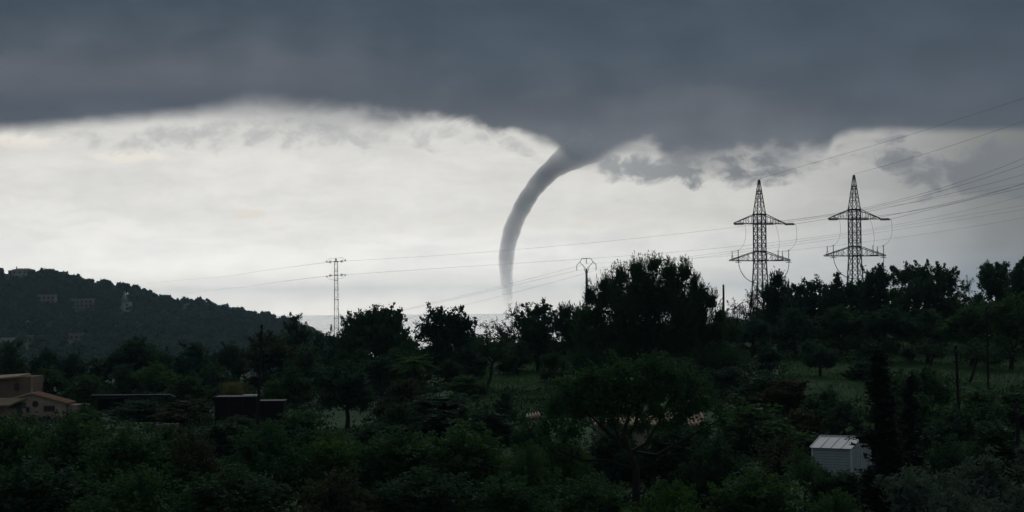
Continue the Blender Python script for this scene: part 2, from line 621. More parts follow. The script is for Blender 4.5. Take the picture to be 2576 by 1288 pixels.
def gh(x, y):
    """ground height at world x, y (arrays or floats)"""
    x = np.asarray(x, float); y = np.asarray(y, float)
    D = np.clip(y, 0, 1320)
    px = np.clip(1288 + x / np.maximum(y, 30) * F, 0, 2576)
    i = np.clip(np.searchsorted(GD, D, 'right') - 1, 0, len(GD) - 2)
    t = (D - GD[i]) / (GD[i + 1] - GD[i])
    t = t * t * (3 - 2 * t) * 0.35 + t * 0.65
    j = np.clip(np.searchsorted(GC, px, 'right') - 1, 0, len(GC) - 2)
    u = (px - GC[j]) / (GC[j + 1] - GC[j])
    u = u * u * (3 - 2 * u)
    z = (GZ[i, j] * (1 - u) + GZ[i, j + 1] * u) * (1 - t) + (GZ[i + 1, j] * (1 - u) + GZ[i + 1, j + 1] * u) * t
    z = z + 0.35 * np.sin(x * 0.21 + y * 0.05) * np.sin(y * 0.13 + 1.0) + 0.15 * np.sin(x * 0.5 + 2) * np.sin(y * 0.37)
    # terraces on the right-hand slope
    return z + CZ


def grid_mesh(name, X, Y_, Z, mat, kind='structure'):
    r, c = X.shape
    co = np.stack([X, Y_, Z], -1).reshape(-1, 3)
    idx = np.arange(r * c).reshape(r, c)
    fc = np.stack([idx[:-1, :-1], idx[:-1, 1:], idx[1:, 1:], idx[1:, :-1]], -1).reshape(-1, 4)
    me = bpy.data.meshes.new(name)
    me.from_pydata(co.tolist(), [], fc.tolist())
    for p in me.polygons:
        p.use_smooth = True
    me.update()
    o = link_mesh(name, me, mat)
    o['kind'] = kind
    return o


def make_ground():
    ys = np.concatenate([np.linspace(-40, 60, 12)[:-1], np.linspace(60, 340, 90)[:-1], np.geomspace(340, 1330, 40)])
    ts = np.linspace(-1, 1, 90)
    Y_, T = np.meshgrid(ys, ts, indexing='ij')
    X = T * (45 + np.maximum(Y_, 0) * 0.36)
    Z = gh(X, Y_)
    grid_mesh('ground', X, Y_, Z, MT['ground'])


make_ground()

# hill: skyline of the bare ground, tree tops stand above it
HS = [(-900, 700), (-400, 700), (-150, 700), (0, 699), (60, 696), (120, 704), (170, 712), (200, 720), (250, 729), (300, 737), (350, 751), (400, 764),
      (430, 771), (470, 776), (520, 782), (550, 793), (600, 797), (640, 806), (700, 822), (740, 836), (780, 850), (820, 868),
      (860, 890), (950, 960)]
HSx = np.array([a for a, b in HS], float)
HSy = np.array([b for a, b in HS], float)
HD = 2000.0


def hill_z(px, D):
    top = (hz(px) - np.interp(px, HSx, HSy)) / F * HD
    base = np.interp(px, [0, 640, 1288], [-36, -38, -43])
    t = np.clip((D - 1300) / (HD - 1300), 0, 1)
    t = t ** 0.85
    up = base + (top - base) * t
    s = np.clip((D - HD) / 900, 0, 1)
    down = top + (-42 - top) * s ** 1.2
    z = np.where(D <= HD, up, down)
    z = z + 3.0 * np.sin(px * 0.03 + D * 0.012) * np.sin(D * 0.017) * np.clip((HD - D) / 150, 0, 1) * np.clip((D - 1300) / 100, 0, 1)
    return z + CZ


def make_hill():
    ds = np.linspace(1290, 2900, 70)
    ps = np.linspace(-900, 940, 110)
    Dm, Pm = np.meshgrid(ds, ps, indexing='ij')
    grid_mesh('hill', (Pm - 1288) / F * Dm, Dm, hill_z(Pm, Dm), MT['ground'])


make_hill()


def make_sea():
    ys = np.array([-3000, 0, 1200, 2500, 5000, 9000, 14000, 20000, 27000], float)
    Y_, T = np.meshgrid(ys, np.linspace(-1, 1, 9), indexing='ij')
    X = T * 20000
    grid_mesh('sea', X, Y_, np.zeros_like(X), MT['sea'])


make_sea()

# ------------------------------------------------------------------ transmission pylons (line-to-cable terminal towers)
def insulator(mb, p, q, n=9, r=0.10, rc=0.035):
    prof = []
    for i in range(n):
        a = (i + 0.15) / n
        b = (i + 0.55) / n
        prof += [(a, rc), (a + 0.001, r), (b, r * 0.7), (b + 0.001, rc)]
    mb.lathe(p, q, [(0, rc)] + prof + [(1, rc)], 8)
    return mb


PY_H = 18.2
PY_ROT = R(21)
PY_TIP, PY_LOW = 3.68, 4.26


def pylon(px, apex_y, label, PY_ROT=R(21)):
    D = 300.0
    apex = at(px, apex_y, D)
    root = empty('lattice_pylon', (apex.x, apex.y, apex.z - PY_H), PY_ROT, label, 'pylon', 'lattice pylons on the hillside')
    st, sd = MT['steel'], MT['steel_dark']
    lev = [(-1.2, 1.02), (2.4, 0.86), (5.0, 0.72), (7.45, 0.60), (13.5, 0.60), (18.0, 0.07)]

    def half(z):
        return float(np.interp(z, [a for a, b in lev], [b for a, b in lev]))

    def corner(i, z):
        sx, sy = ((-1, -1), (1, -1), (1, 1), (-1, 1))[i]
        h = half(z)
        return Vector((sx * h, sy * h, z))
    for i in range(4):
        mb = MB()
        zs = [a for a, b in lev]
        for a, b in zip(zs[:-1], zs[1:]):
            mb.bar(corner(i, a), corner(i, b), 0.125 if b <= 13.5 else 0.085)
        mb.build('leg', st, root)

    def braces(name, zs, t, horiz=True):
        mb = MB()
        for a, b in zip(zs[:-1], zs[1:]):
            for i in range(4):
                j = (i + 1) % 4
                mb.bar(corner(i, a), corner(j, b), t)
                mb.bar(corner(j, a), corner(i, b), t)
                if horiz:
                    mb.bar(corner(i, b), corner(j, b), t)
        mb.build(name, st, root)
    braces('base_bracing', list(np.linspace(-1.2, 7.45, 7)), 0.06)
    braces('body_bracing', list(np.linspace(7.45, 13.5, 7)), 0.06)
    braces('peak_bracing', [13.5, 14.7, 15.8, 16.7], 0.045)
    # girdles at the arm levels
    for z in (7.45, 8.66, 12.25, 13.5):
        mb = MB()
        for i in range(4):
            mb.bar(corner(i, z), corner((i + 1) % 4, z), 0.16)
        mb.build('girdle', sd, root)
    # crossarms
    for sx in (-1, 1):
        for nm, tipx, zb, zt, nweb in (('upper_crossarm', PY_TIP, 12.25, 13.5, 4), ('lower_crossarm', PY_LOW, 7.45, 8.66, 5)):
            tip = Vector((sx * tipx, 0, zb + 0.02))
            mb = MB()
            ch = []
            for sy in (-1, 1):
                b0 = Vector((sx * 0.6, sy * 0.6, zb))
                t0 = Vector((sx * 0.6, sy * 0.6, zt))
                e = tip + Vector((0, sy * (0.08 if zb > 9 else 0.35), 0))
                mb.bar(b0, e, 0.10)
                mb.bar(t0, e + Vector((0, 0, 0.08)), 0.085)
                ch.append((b0, t0, e))
                prev = None
                for k in range(1, nweb):
                    f = k / nweb
                    pb, pt = b0.lerp(e, f), t0.lerp(e, f)
                    mb.bar(pb, pt, 0.045)
                    if prev is not None:
                        mb.bar(prev, pt, 0.04)
                    prev = pb
            for k in range(1, nweb + 1):
                f = k / nweb
                mb.bar(ch[0][0].lerp(ch[0][2], f), ch[1][0].lerp(ch[1][2], f), 0.05)
            mb.build(nm, sd, root)
    # tension strings (towards the next support, to the right in the picture)
    inv = Matrix.Rotation(-PY_ROT, 3, 'Z')
    dirl = inv @ Vector((0.97, 0.10, 0.02)).normalized()
    starts = [Vector((-PY_TIP, 0, 12.22)), Vector((0.4, -0.55, 12.22)), Vector((PY_TIP, 0, 12.22))]
    ends = []
    for s in starts:
        for off in (-0.09, 0.09):
            o = Vector((0, off, off * 0.5))
            insulator(MB(), s + o, s + o + dirl * 1.25, 8, 0.15, 0.08).build('insulator_string', MT['porcelain'], root)
        e = s + dirl * 1.45
        mb = MB(); mb.bar(s + dirl * 1.2, e, 0.07); mb.build('clamp', sd, root)
        ends.append(e)
    # cable platform: terminations and arresters standing on the lower arm
    def post(x, h, y=0.0, r=0.075, fork=False):
        mb = MB()
        b = Vector((x, y, 7.5))
        if fork:
            mb.bar(b + Vector((-0.09, 0, 0)), b + Vector((-0.09, 0, 0.5)), 0.05)
            mb.bar(b + Vector((0.09, 0, 0)), b + Vector((0.09, 0, 0.5)), 0.05)
            mb.bar(b + Vector((-0.12, 0, 0.5)), b + Vector((0.12, 0, 0.5)), 0.06)
            insulator(mb, b + Vector((0, 0, 0.5)), b + Vector((-0.03, 0, h)), 7, r, 0.04)
            o = mb.build('surge_arrester', sd, root)
        else:
            insulator(mb, b, b + Vector((0, 0, h)), 10, r, 0.04)
            mb.bar(b + Vector((-0.16, 0, h)), b + Vector((0.16, 0, h)), 0.04)
            o = mb.build('cable_termination', sd, root)
        return b + Vector((0, 0, h))
    k = 0.0139 / math.cos(PY_ROT)
    tops = [post((148 - 358) * k, 1.32), post((530 - 358) * k, 1.25, -0.2), post((640 - 358) * k, 1.32)]
    arr = [post((90 - 358) * k, 1.18, 0, 0.07, True), post((580 - 358) * k, 1.18, 0, 0.07, True)]
    MB().box(0.2, 1.0, -0.7, 0.7, 7.53, 7.60).build('platform_plate', MT['grey_metal'], root)
    MB().box(2.3, 3.1, -0.45, 0.45, 7.53, 7.60).build('platform_plate', MT['grey_metal'], root)
    # jumpers from line ends to terminations
    for e, t, bow in zip(ends, tops, (0.5, 0.35, 0.6)):
        pts = []
        for i in range(13):
            f = i / 12
            p = e.lerp(t, f)
            p += Vector((bow * math.sin(math.pi * f), 0, -0.5 * math.sin(math.pi * f) * (0.3 + f)))
            pts.append(p)
        MB().tube(pts, 0.016, 5).build('jumper_cable', MT['wire'], root)
    for a, t in zip(arr, (tops[0], tops[2])):
        MB().tube([a, a.lerp(t, 0.5) + Vector((0, 0, -0.12)), t], 0.016, 5).build('jumper_cable', MT['wire'], root)
    # black power cables curving down to the leg
    for t, side in ((tops[0], -1), (tops[2], 1)):
        b = Vector((t.x, 0, 7.4))
        leg = Vector((side * 0.95, -0.9, 4.55))
        pts = []
        for i in range(15):
            f = i / 14
            x = b.x + (leg.x - b.x) * (f ** 2.0)
            z = b.z + (leg.z - b.z) * (1 - (1 - f) ** 1.6)
            y = leg.y * f
            pts.append(Vector((x, y, z)))
        pts += [Vector((side * 1.0, -1.0, 2.0)), Vector((side * 1.15, -1.15, -1.0))]
        MB().tube(pts, 0.045, 6).build('power_cable', MT['cable'], root)
        mb = MB()
        mb.box(b.x - 0.3, b.x + 0.3, -0.3, 0.3, 7.22, 7.28)
        mb.box(b.x - 0.28, b.x - 0.24, -0.28, -0.24, 7.22, 7.45)
        mb.box(b.x + 0.24, b.x + 0.28, 0.24, 0.28, 7.22, 7.45)
        mb.build('cable_tray', sd, root)
    mb = MB()
    mb.bar((-1.6, -0.95, 4.55), (1.6, -0.95, 4.55), 0.09)
    mb.build('cable_rail', sd, root)
    mw = root.matrix_basic if False else Matrix.Translation(root.location) @ Matrix.Rotation(PY_ROT, 4, 'Z')
    return [mw @ e for e in ends], mw @ Vector((0, 0, PY_H - 0.1))


P1_ends, P1_top = pylon(1911.7, 448, 'lattice steel pylon nearer the middle, left of the two, feathery tree at its foot')
P2_ends, P2_top = pylon(2150.8, 436, 'lattice steel pylon on the right, standing slightly higher than its twin', R(17))


def wire(pts, r, label, group, n=40, mat='wire'):
    """smooth curve through three or more points, parameterised by x"""
    pts = [Vector(p) for p in pts]
    xs = np.array([p.x for p in pts])
    t = (xs - xs[0]) / (xs[-1] - xs[0])
    deg = min(len(pts) - 1, 2)
    tt = np.linspace(0, 1, n)
    cy = np.polyfit(t, [p.y for p in pts], 1 if len(pts) > 2 else 1)
    # piecewise-quadratic height through the points (Lagrange on three, spline-like otherwise)
    zz = np.array([p.z for p in pts])
    if len(pts) <= 3:
        cz = np.polyfit(t, zz, deg)
        z = np.polyval(cz, tt)
    else:
        cz = np.polyfit(t, zz, 3)
        z = np.polyval(cz, tt)
    yy = np.interp(tt, t, [p.y for p in pts])
    x = xs[0] + (xs[-1] - xs[0]) * tt
    o = MB().tube([Vector(q) for q in zip(x, yy, z)], r, 5).build('power_line', MT[mat])
    return tag(o, label, 'power line', group)


g1, g2 = 'conductors running right from the pylons', 'thin distribution wires'
# earth wires
wire([P1_top, at(2300, 337, 280), at(2640, 228, 250)], 0.013, 'topmost earth wire rising right from the tip of the left pylon', g1)
wire([P2_top, at(2400, 365, 285), at(2640, 283, 265)], 0.013, 'earth wire rising right from the tip of the right pylon', g1)
RX = 2640
for e, ym, ye, lab in zip(P1_ends, (520, 524, 531), (372, 392, 421),
                          ('upper conductor from the left arm of the left pylon, passing behind the right pylon',
                           'middle conductor from the body of the left pylon, passing behind the right pylon',
                           'lower conductor from the right arm of the left pylon, passing behind the right pylon')):
    wire([e, at(2190, ym, 303), at(RX, ye, 306)], 0.017, lab, g1)
for e, ym, ye, lab in zip(P2_ends, (519, 516, 521), (440, 445, 458),
                          ('conductor from the left arm of the right pylon, fanning out to the right edge',
                           'conductor from the body of the right pylon, fanning out to the right edge',
                           'conductor from the right arm of the right pylon, lowest of its three')):
    wire([e, at(2400, ym - 8, 297), at(RX, ye, 292)], 0.017, lab, g1)


# ------------------------------------------------------------------ lattice distribution pole
def lattice_pole():
    D = 300.0
    top = at(845, 658, D)
    gz = float(gh(top.x, top.y))
    H = top.z - gz
    root = empty('lattice_pole', (top.x, top.y, gz), R(4), 'slender lattice steel pole with two short wire arms left of the waterspout', 'power pole')

    def half(z):
        return float(np.interp(H - z, [0, 5.2, 12.5, 20], [0.21, 0.235, 0.36, 0.45]))

    def corner(i, z):
        sx, sy = ((-1, -1), (1, -1), (1, 1), (-1, 1))[i]
        return Vector((sx * half(z), sy * half(z), z))
    zs = list(np.linspace(H, 0, 27))
    for i in range(4):
        MB().tube([corner(i, z) for z in zs[::-1]], 0.055, 4).build('leg', MT['steel_dark'], root)
    mb = MB()
    for k, (a, b) in enumerate(zip(zs[:-1], zs[1:])):
        for i in range(4):
            j = (i + 1) % 4
            mb.bar(corner(i, a), corner(j, b), 0.022)
            mb.bar(corner(j, a), corner(i, b), 0.022)
    mb.build('diagonal_bracing', MT['steel_dark'], root)
    for a in zs[:-1:2]:
        mz = MB()
        for i in range(4):
            mz.bar(corner(i, a), corner((i + 1) % 4, a), 0.065)
        mz.build('rung', MT['steel_dark'], root)
    ends = {}
    for nm, z in (('up', H), ('lo', H - 1.78)):
        MB().box(-0.26, 0.26, -0.9, 0.9, z - 0.05, z + 0.05).build('crossarm', MT['steel_dark'], root)
        for s in (-1, 1):
            p = Vector((s * 0.26, 0, z))
            q = Vector((s * 1.22, 0, z - (0.10 if s < 0 else -0.06)))
            mb = MB()
            mb.bar(p, q, 0.07)
            for f in (0.42, 0.56):
                c = p.lerp(q, f)
                mb.lathe(c + Vector((-0.045, 0, 0)), c + Vector((0.045, 0, 0)), [(0, 0.05), (0.01, 0.21), (0.9, 0.19), (1, 0.05)], 8)
            mb.build('insulator_string', MT['porcelain'], root)
            mb = MB(); mb.bar(q, q + Vector((0, 0, 0.2 if nm == 'up' else -0.14)), 0.13); mb.build('clamp', MT['steel_dark'], root)
            ends[nm, s] = q
        sgn = 1 if nm == 'up' else -1
        pts = []
        for i in range(17):
            f = i / 16
            pts.append(ends[nm, -1].lerp(ends[nm, 1], f) + Vector((0, 0, sgn * 0.46 * min(1, 2.2 * math.sin(math.pi * f)))))
        MB().tube(pts, 0.022, 4).build('jumper_wire', MT['wire'], root)
    MB().lathe((0, 0, H), (0, 0, H + 0.42), [(0, 0.03), (0.2, 0.03), (0.25, 0.11), (0.6, 0.12), (0.8, 0.09), (1, 0.05)]).build('pin_insulator', MT['steel_dark'], root)
    mw = Matrix.Translation(root.location) @ Matrix.Rotation(R(4), 4, 'Z')
    return {k: mw @ v for k, v in ends.items()}


LP = lattice_pole()


# ------------------------------------------------------------------ concrete pole with arched (vault) crossarm
def vault_pole():
    D = 320.0
    s = 0.1287 / F * D                   # metres per traced unit
    top = at(1475, 650.2, D)             # height of the arch
    gz = float(gh(top.x, top.y))
    root = empty('vault_pole', (top.x, top.y, gz), 0, 'concrete power pole topped by a hexagonal arch crossarm beside the big pine', 'power pole')

    def q(x, y, d=0.0):
        return Vector(((x - 557) * s, d, top.z - gz + (190 - y) * s))
    H = q(557, 395).z
    mb = MB()
    mb.tube([(0, 0, -0.3), (0, 0, H * 0.5), (0, 0, H)], [0.26, 0.20, 0.145], 8)
    mb.build('pole', MT['concrete'], root)
    t = 0.075
    mb = MB()
    for a, b in (((555, 400), (430, 262)), ((557, 400), (690, 262)), ((505, 365), (537, 470)), ((607, 365), (579, 470)),
                 ((430, 262), (470, 190)), ((470, 190), (645, 190)), ((645, 190), (690, 262)),
                 ((430, 262), (368, 318)), ((368, 318), (368, 352)), ((690, 262), (745, 314)), ((745, 314), (745, 352))):
        mb.bar(q(*a), q(*b), t)
    mb.build('arch_crossarm', MT['steel_dark'], root)
    out = []
    for (x, y0, y1) in ((368, 350, 425), (557, 192, 290), (745, 350, 425)):
        mb = MB()
        insulator(mb, q(x, y0), q(x, y1), 4, 0.10, 0.03)
        mb.build('insulator_string', MT['porcelain'], root)
        out.append(root.location + q(x, y1))
    return out


VP = vault_pole()
wire([LP['up', 1], at(1250, 632, 300), at(1600, 600, 302), at(1845, 571, 306), at(2300, 510, 320), at(RX, 447, 330)], 0.011,
     'thin wire from the upper arm of the lattice pole crossing the waterspout to the right', g2)
wire([LP['lo', 1], at(1250, 667, 303), at(1815, 621, 312), at(2120, 589, 322), at(RX, 474, 335)], 0.012,
     'thin wire from the lower arm of the lattice pole crossing the waterspout to the right', g2)
wire([at(318, 723, 1300), at(560, 697, 640), LP['up', -1]], 0.015, 'thin wire from the upper arm of the lattice pole descending left to the hill', g2)
wire([at(425, 748, 1300), at(620, 722, 640), LP['lo', -1]], 0.016, 'thin wire from the lower arm of the lattice pole descending left to the hill', g2)
for p, ym, ye, lab in zip(VP, (583, 612, 590), (505, 536, 516), ('left', 'middle', 'right')):
    wire([p, at(2150, ym + (4 if lab != 'middle' else 0), 325), at(RX, ye, 330)], 0.011,
         'thin wire from the %s insulator of the arched pole running right past both pylons' % lab, g2)
for p, (x1, y1), (x2, y2), lab in zip(VP, ((1170, 746), (1200, 735), (1230, 752)), ((700, 852), (700, 841), (705, 862)), ('left', 'middle', 'right')):
    wire([at(x2, y2, 420), at(x1, y1, 350), p], 0.012, 'thin wire from the %s insulator of the arched pole dropping left behind the trees' % lab, g2)


# ------------------------------------------------------------------ plain wooden posts
def wooden_post(px, py_top, D, label, px_base=None, r=0.11, py_base=None):
    t = at(px, py_top, D)
    bx = t.x if px_base is None else at(px_base, 0, D).x
    gz = float(gh(bx, D)) - 0.2
    root = empty('wooden_post', (bx, D, gz), 0, label, 'utility post', 'dark wooden posts')
    lean = t.x - bx
    H = t.z - gz
    MB().tube([(0, 0, 0), (lean * 0.5, 0, H * 0.5), (lean, 0, H)], [r, r * 0.9, r * 0.8], 8).build('shaft', MT['wood'], root)
    mb = MB()
    mb.lathe((lean, 0, H), (lean, 0, H + 0.12), [(0, r * 0.8), (0.6, r * 0.7), (1, r * 0.2)], 8)
    mb.build('cap', MT['wood'], root)
    mb = MB()
    mb.bar((lean - 0.02, -r, H - 0.35), (lean - 0.02, -r - 0.18, H - 0.30), 0.05)
    mb.lathe((lean - 0.02, -r - 0.16, H - 0.30), (lean - 0.02, -r - 0.16, H - 0.14), [(0, 0.03), (0.3, 0.05), (1, 0.03)], 6)
    mb.build('bracket', MT['steel_dark'], root)


wooden_post(1819, 719, 215, 'short dark post against the sky just right of the big pine', None, 0.12)
wooden_post(657, 820, 165, 'dark leaning post rising beside the black netted shed', 643, 0.12)
wooden_post(2480, 775, 188, 'dark post on the right-hand meadow below the round skyline tree', 2482, 0.11)
wooden_post(2402, 872, 142, 'dark tilted post among bushes right of the two cypresses', 2410, 0.11)
wooden_post(2553, 1018, 110, 'short dark post near the right edge above the silvery olive', 2558, 0.11)


# ------------------------------------------------------------------ buildings
def gable_prism(mb, x0, x1, y0, y1, z0, ze, zr, ridge='y'):
    """closed house body; ridge along x or y"""
    if ridge == 'y':
        xm = (x0 + x1) / 2
        v = [(x0, y0, z0), (x1, y0, z0), (x1, y0, ze), (xm, y0, zr), (x0, y0, ze)]
        v += [(a, y1, c) for a, b, c in v]
    else:
        ym = (y0 + y1) / 2
        v = [(x0, y0, z0), (x0, y1, z0), (x0, y1, ze), (x0, ym, zr), (x0, y0, ze)]
        v += [(x1, b, c) for a, b, c in v]
    mb.add(v, [(0, 1, 2, 3, 4), (9, 8, 7, 6, 5), (0, 5, 6, 1), (1, 6, 7, 2), (2, 7, 8, 3), (3, 8, 9, 4), (4, 9, 5, 0)])
    return mb


def roof_slab(mb, a, b, c, d, t=0.12):
    """sloping slab through 4 corners, thickness upward along normal"""
    a, b, c, d = map(Vector, (a, b, c, d))
    n = (b - a).cross(d - a).normalized()
    if n.z < 0:
        n = -n
    lo = [a, b, c, d]
    hi = [p + n * t for p in lo]
    mb.add(lo + hi, [(0, 1, 2, 3), (7, 6, 5, 4), (0, 4, 5, 1), (1, 5, 6, 2), (2, 6, 7, 3), (3, 7, 4, 0)])
    return mb


def tile_rows(parent, a, b, c, d, name='tile_course', n=10, mat='tile'):
    """half-round tile courses running down the slope a,b = eave; d,c = ridge"""
    a, b, c, d = map(Vector, (a, b, c, d))
    nrm = (b - a).cross(d - a).normalized()
    if nrm.z < 0:
        nrm = -nrm
    me = None
    for i in range(n):
        f = (i + 0.5) / n
        p, q = a.lerp(b, f), d.lerp(c, f)
        mb = MB()
        mb.tube([p + nrm * 0.13, q + nrm * 0.13], 0.30 * (b - a).length / n, 6)
        mb.build(name, MT[mat], parent)


def window(parent, x, y, z, w, h, face=-1, shutters=False, name='window'):
    """window on a wall facing -y at plane y"""
    f = MB()
    t = 0.07
    f.box(x - w / 2 - t, x + w / 2 + t, y - 0.05, y + 0.02, z - t, z)
    f.box(x - w / 2 - t, x + w / 2 + t, y - 0.05, y + 0.02, z + h, z + h + t)
    f.box(x - w / 2 - t, x - w / 2, y - 0.05, y + 0.02, z, z + h)
    f.box(x + w / 2, x + w / 2 + t, y - 0.05, y + 0.02, z, z + h)
    o = f.build(name, MT['plaster_brown'], parent)
    MB().box(x - w / 2, x + w / 2, y - 0.025, y + 0.01, z, z + h).build('pane', MT['glass'], o)
    if shutters:
        for s in (-1, 1):
            MB().box(x + s * (w / 2 + t + 0.02) - (0.3 if s < 0 else 0), x + s * (w / 2 + t + 0.02) + (0.3 if s > 0 else 0),
                     y - 0.07, y - 0.03, z, z + h).build('shutter', MT['shutter'], o)
    return o


def gabled_house():
    D = 230.0
    u = D / F                       # metres per picture unit
    o = at(76, 993, D)              # gable peak
    gz = float(gh(o.x, D)) - 0.3
    root = empty('gabled_house', (o.x, D, gz), R(0), 'ochre plastered gabled house with round attic window at the left edge', 'house')
    zr = o.z - gz                   # ridge height
    hw = 86 * u                     # half width
    ze = zr - (1015 - 993) * u * hw / (81 * u)
    dep = 4.0
    gable_prism(MB(), -hw, hw, 0, dep, 0, ze, zr).build('wall', MT['plaster'], root)
    rf = None
    for s in (-1, 1):
        a, b = Vector((s * (hw + 0.25), -0.2, ze - 0.08)), Vector((s * (hw + 0.25), dep + 0.2, ze - 0.08))
        c, d = Vector((0, dep + 0.2, zr + 0.02)), Vector((0, -0.2, zr + 0.02))
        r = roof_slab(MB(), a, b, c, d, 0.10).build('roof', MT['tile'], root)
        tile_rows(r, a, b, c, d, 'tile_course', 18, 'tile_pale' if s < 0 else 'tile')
    # round attic window
    cx, cz = (87 - 76) * u, zr - (1016 - 993) * u
    mb = MB(); mb.tube([(cx, -0.03, cz), (cx, 0.05, cz)], 0.27, 20)
    w = mb.build('round_window', MT['glass'], root)
    mb = MB()
    pts = [(cx + 0.30 * math.cos(t), -0.04, cz + 0.30 * math.sin(t)) for t in np.linspace(0, 2 * math.pi, 25)]
    mb.tube(pts, 0.04, 5); mb.build('frame', MT['plaster_brown'], w)
    # arched triple window
    for k in range(3):
        window(root, (113 - 76 + 9 * k) * u, 0, zr - (1034 - 993) * u, 0.26, 0.46)
    window(root, (68 - 76) * u, 0, zr - (1036 - 993) * u, 0.22, 0.45)
    window(root, (36 - 76) * u, 0, zr - (1026 - 993) * u, 0.3, 0.55, shutters=True)
    window(root, (51 - 76) * u, 0, zr - (1026 - 993) * u, 0.3, 0.55, shutters=True)
    MB().box((40 - 76) * u, (54 - 76) * u, -0.03, 0.02, 0.5, 1.7).build('door', MT['shutter'], root)
    # porch roof to the left
    x0, x1 = (-60 - 76) * u, (66 - 76) * u
    zp = zr - (1003 - 993) * u
    r = roof_slab(MB(), (x0, -1.6, zp - 0.75), (x1 - 1.4, -1.6, zp - 0.65), (x1, -0.02, zp), (x0, -0.02, zp - 0.02), 0.09).build('porch_roof', MT['tile_pale'], root)
    tile_rows(r, (x0, -1.6, zp - 0.75), (x1 - 1.4, -1.6, zp - 0.65), (x1, -0.02, zp), (x0, -0.02, zp - 0.02), 'tile_course', 26, 'tile_pale')
    for x in (x0 + 0.4, x0 + 2.0, x1 - 1.8):
        MB().box(x - 0.09, x + 0.09, -1.5, -1.32, 0, zp - 0.7).build('porch_post', MT['plaster_brown'], root)
    # low annex on the right
    xa, xb = hw + 0.35, hw + 0.35 + 34 * u
    za = zr - (1020 - 993) * u
    MB().box(xa - 0.3, xb, 1.0, 4.0, 0, za).build('annex', MT['plaster'], root)
    # taller wing behind
    b2 = empty('tall_house', at(0, 993, 238), 0, 'taller brown house with pale tiled eave behind the gabled house', 'house')
    b2.location.z = gz
    u2 = 238 / F
    z2 = at(78, 944, 238).z - gz
    x1 = at(79, 0, 238).x - b2.location.x
    x0 = x1 - 8.0
    MB().box(x0, x1, 0, 6, 0, z2 - 0.15).build('wall', MT['plaster_brown'], b2)
    MB().box(x1 - 0.13, x1 + 0.02, -0.03, 0.12, 0, z2).build('corner_quoin', MT['plaster'], b2)
    a, b = Vector((x0 - 2, -0.5, z2 - 0.95)), Vector((x1 - 1.4, -0.5, z2 - 0.22))
    c, d = Vector((x1 - 0.6, 2.2, z2 - 0.02)), Vector((x0 - 2, 2.2, z2 - 0.45))
    r = roof_slab(MB(), a, b, c, d, 0.14).build('roof', MT['tile_pale'], b2)
    tile_rows(r, a, b, c, d, 'tile_course', 36, 'tile_pale')
    window(b2, x1 - 1.6, 0, z2 - 1.5, 0.5, 0.7)


gabled_house()


def lean_to():
    D = 226.0
    a, b = at(228, 994, D), at(428, 993, D)
    gz = float(gh((a.x + b.x) / 2, D)) - 0.1
    root = empty('open_shelter', (a.x, D, gz), 0, 'long low open shelter with pale sheet roof edge in the dark trees', 'shelter')
    L = b.x - a.x
    z = a.z - gz
    n = 8
    for i in range(n):
        x0, x1 = L * i / n, L * (i + 1) / n - 0.012
        MB().add([(x0, 0, z), (x1, 0, z), (x1, 3.2, z - 0.35), (x0, 3.2, z - 0.35),
                  (x0, 0, z + 0.05), (x1, 0, z + 0.05), (x1, 3.2, z - 0.30), (x0, 3.2, z - 0.30)],
                 [(3, 2, 1, 0), (4, 5, 6, 7), (0, 1, 5, 4), (1, 2, 6, 5), (2, 3, 7, 6), (3, 0, 4, 7)]).build('roof_sheet', MT['sheet'], root)
    MB().box(0, L, 0.02, 0.14, z - 0.26, z - 0.03).build('beam', MT['wood'], root)
    for i in range(5):
        x = 0.1 + (L - 0.2) * i / 4
        MB().box(x - 0.06, x + 0.06, 0.03, 0.15, 0, z - 0.26).build('post', MT['wood'], root)
    MB().box(0.1, L * 0.35, 2.9, 3.0, 0, z - 0.45).build('back_wall', MT['black'], root)


lean_to()


def netted_shed():
    D = 188.0
    a, b, c = at(537, 998, D), at(643, 998, D), at(711, 1008, D)
    gz = float(gh(b.x, D)) - 0.2
    root = empty('netted_shed', (a.x, D, gz), 0, 'black netted shed with stepped roof beside the leaning post', 'shed')
    L1, L2 = b.x - a.x, c.x - a.x
    z1, z2 = a.z - gz, c.z - gz
    MB().box(0.05, L1 - 0.05, 0.05, 3, 0, z1 - 0.06).build('netting', MT['black'], root)
    MB().box(L1, L2 - 0.05, 0.4, 3, 0, z2 - 0.06).build('side_netting', MT['black'], root)
    MB().box(0, L1, 0, 3.05, z1 - 0.06, z1).build('roof', MT['cable'], root)
    MB().box(L1 + 0.01, L2, 0.35, 3.05, z2 - 0.06, z2).build('side_roof', MT['cable'], root)
    MB().box(L1 - 1.1, L1 + 0.15, -0.1, 0.6, z1 + 0.10, z1 + 0.15).build('roof_sheet', MT['sheet'], root)
    for x in (0, L1 / 3, 2 * L1 / 3, L1 - 0.08):
        MB().box(x, x + 0.08, -0.01, 0.05, 0, z1 - 0.06).build('post', MT['wood'], root)


netted_shed()


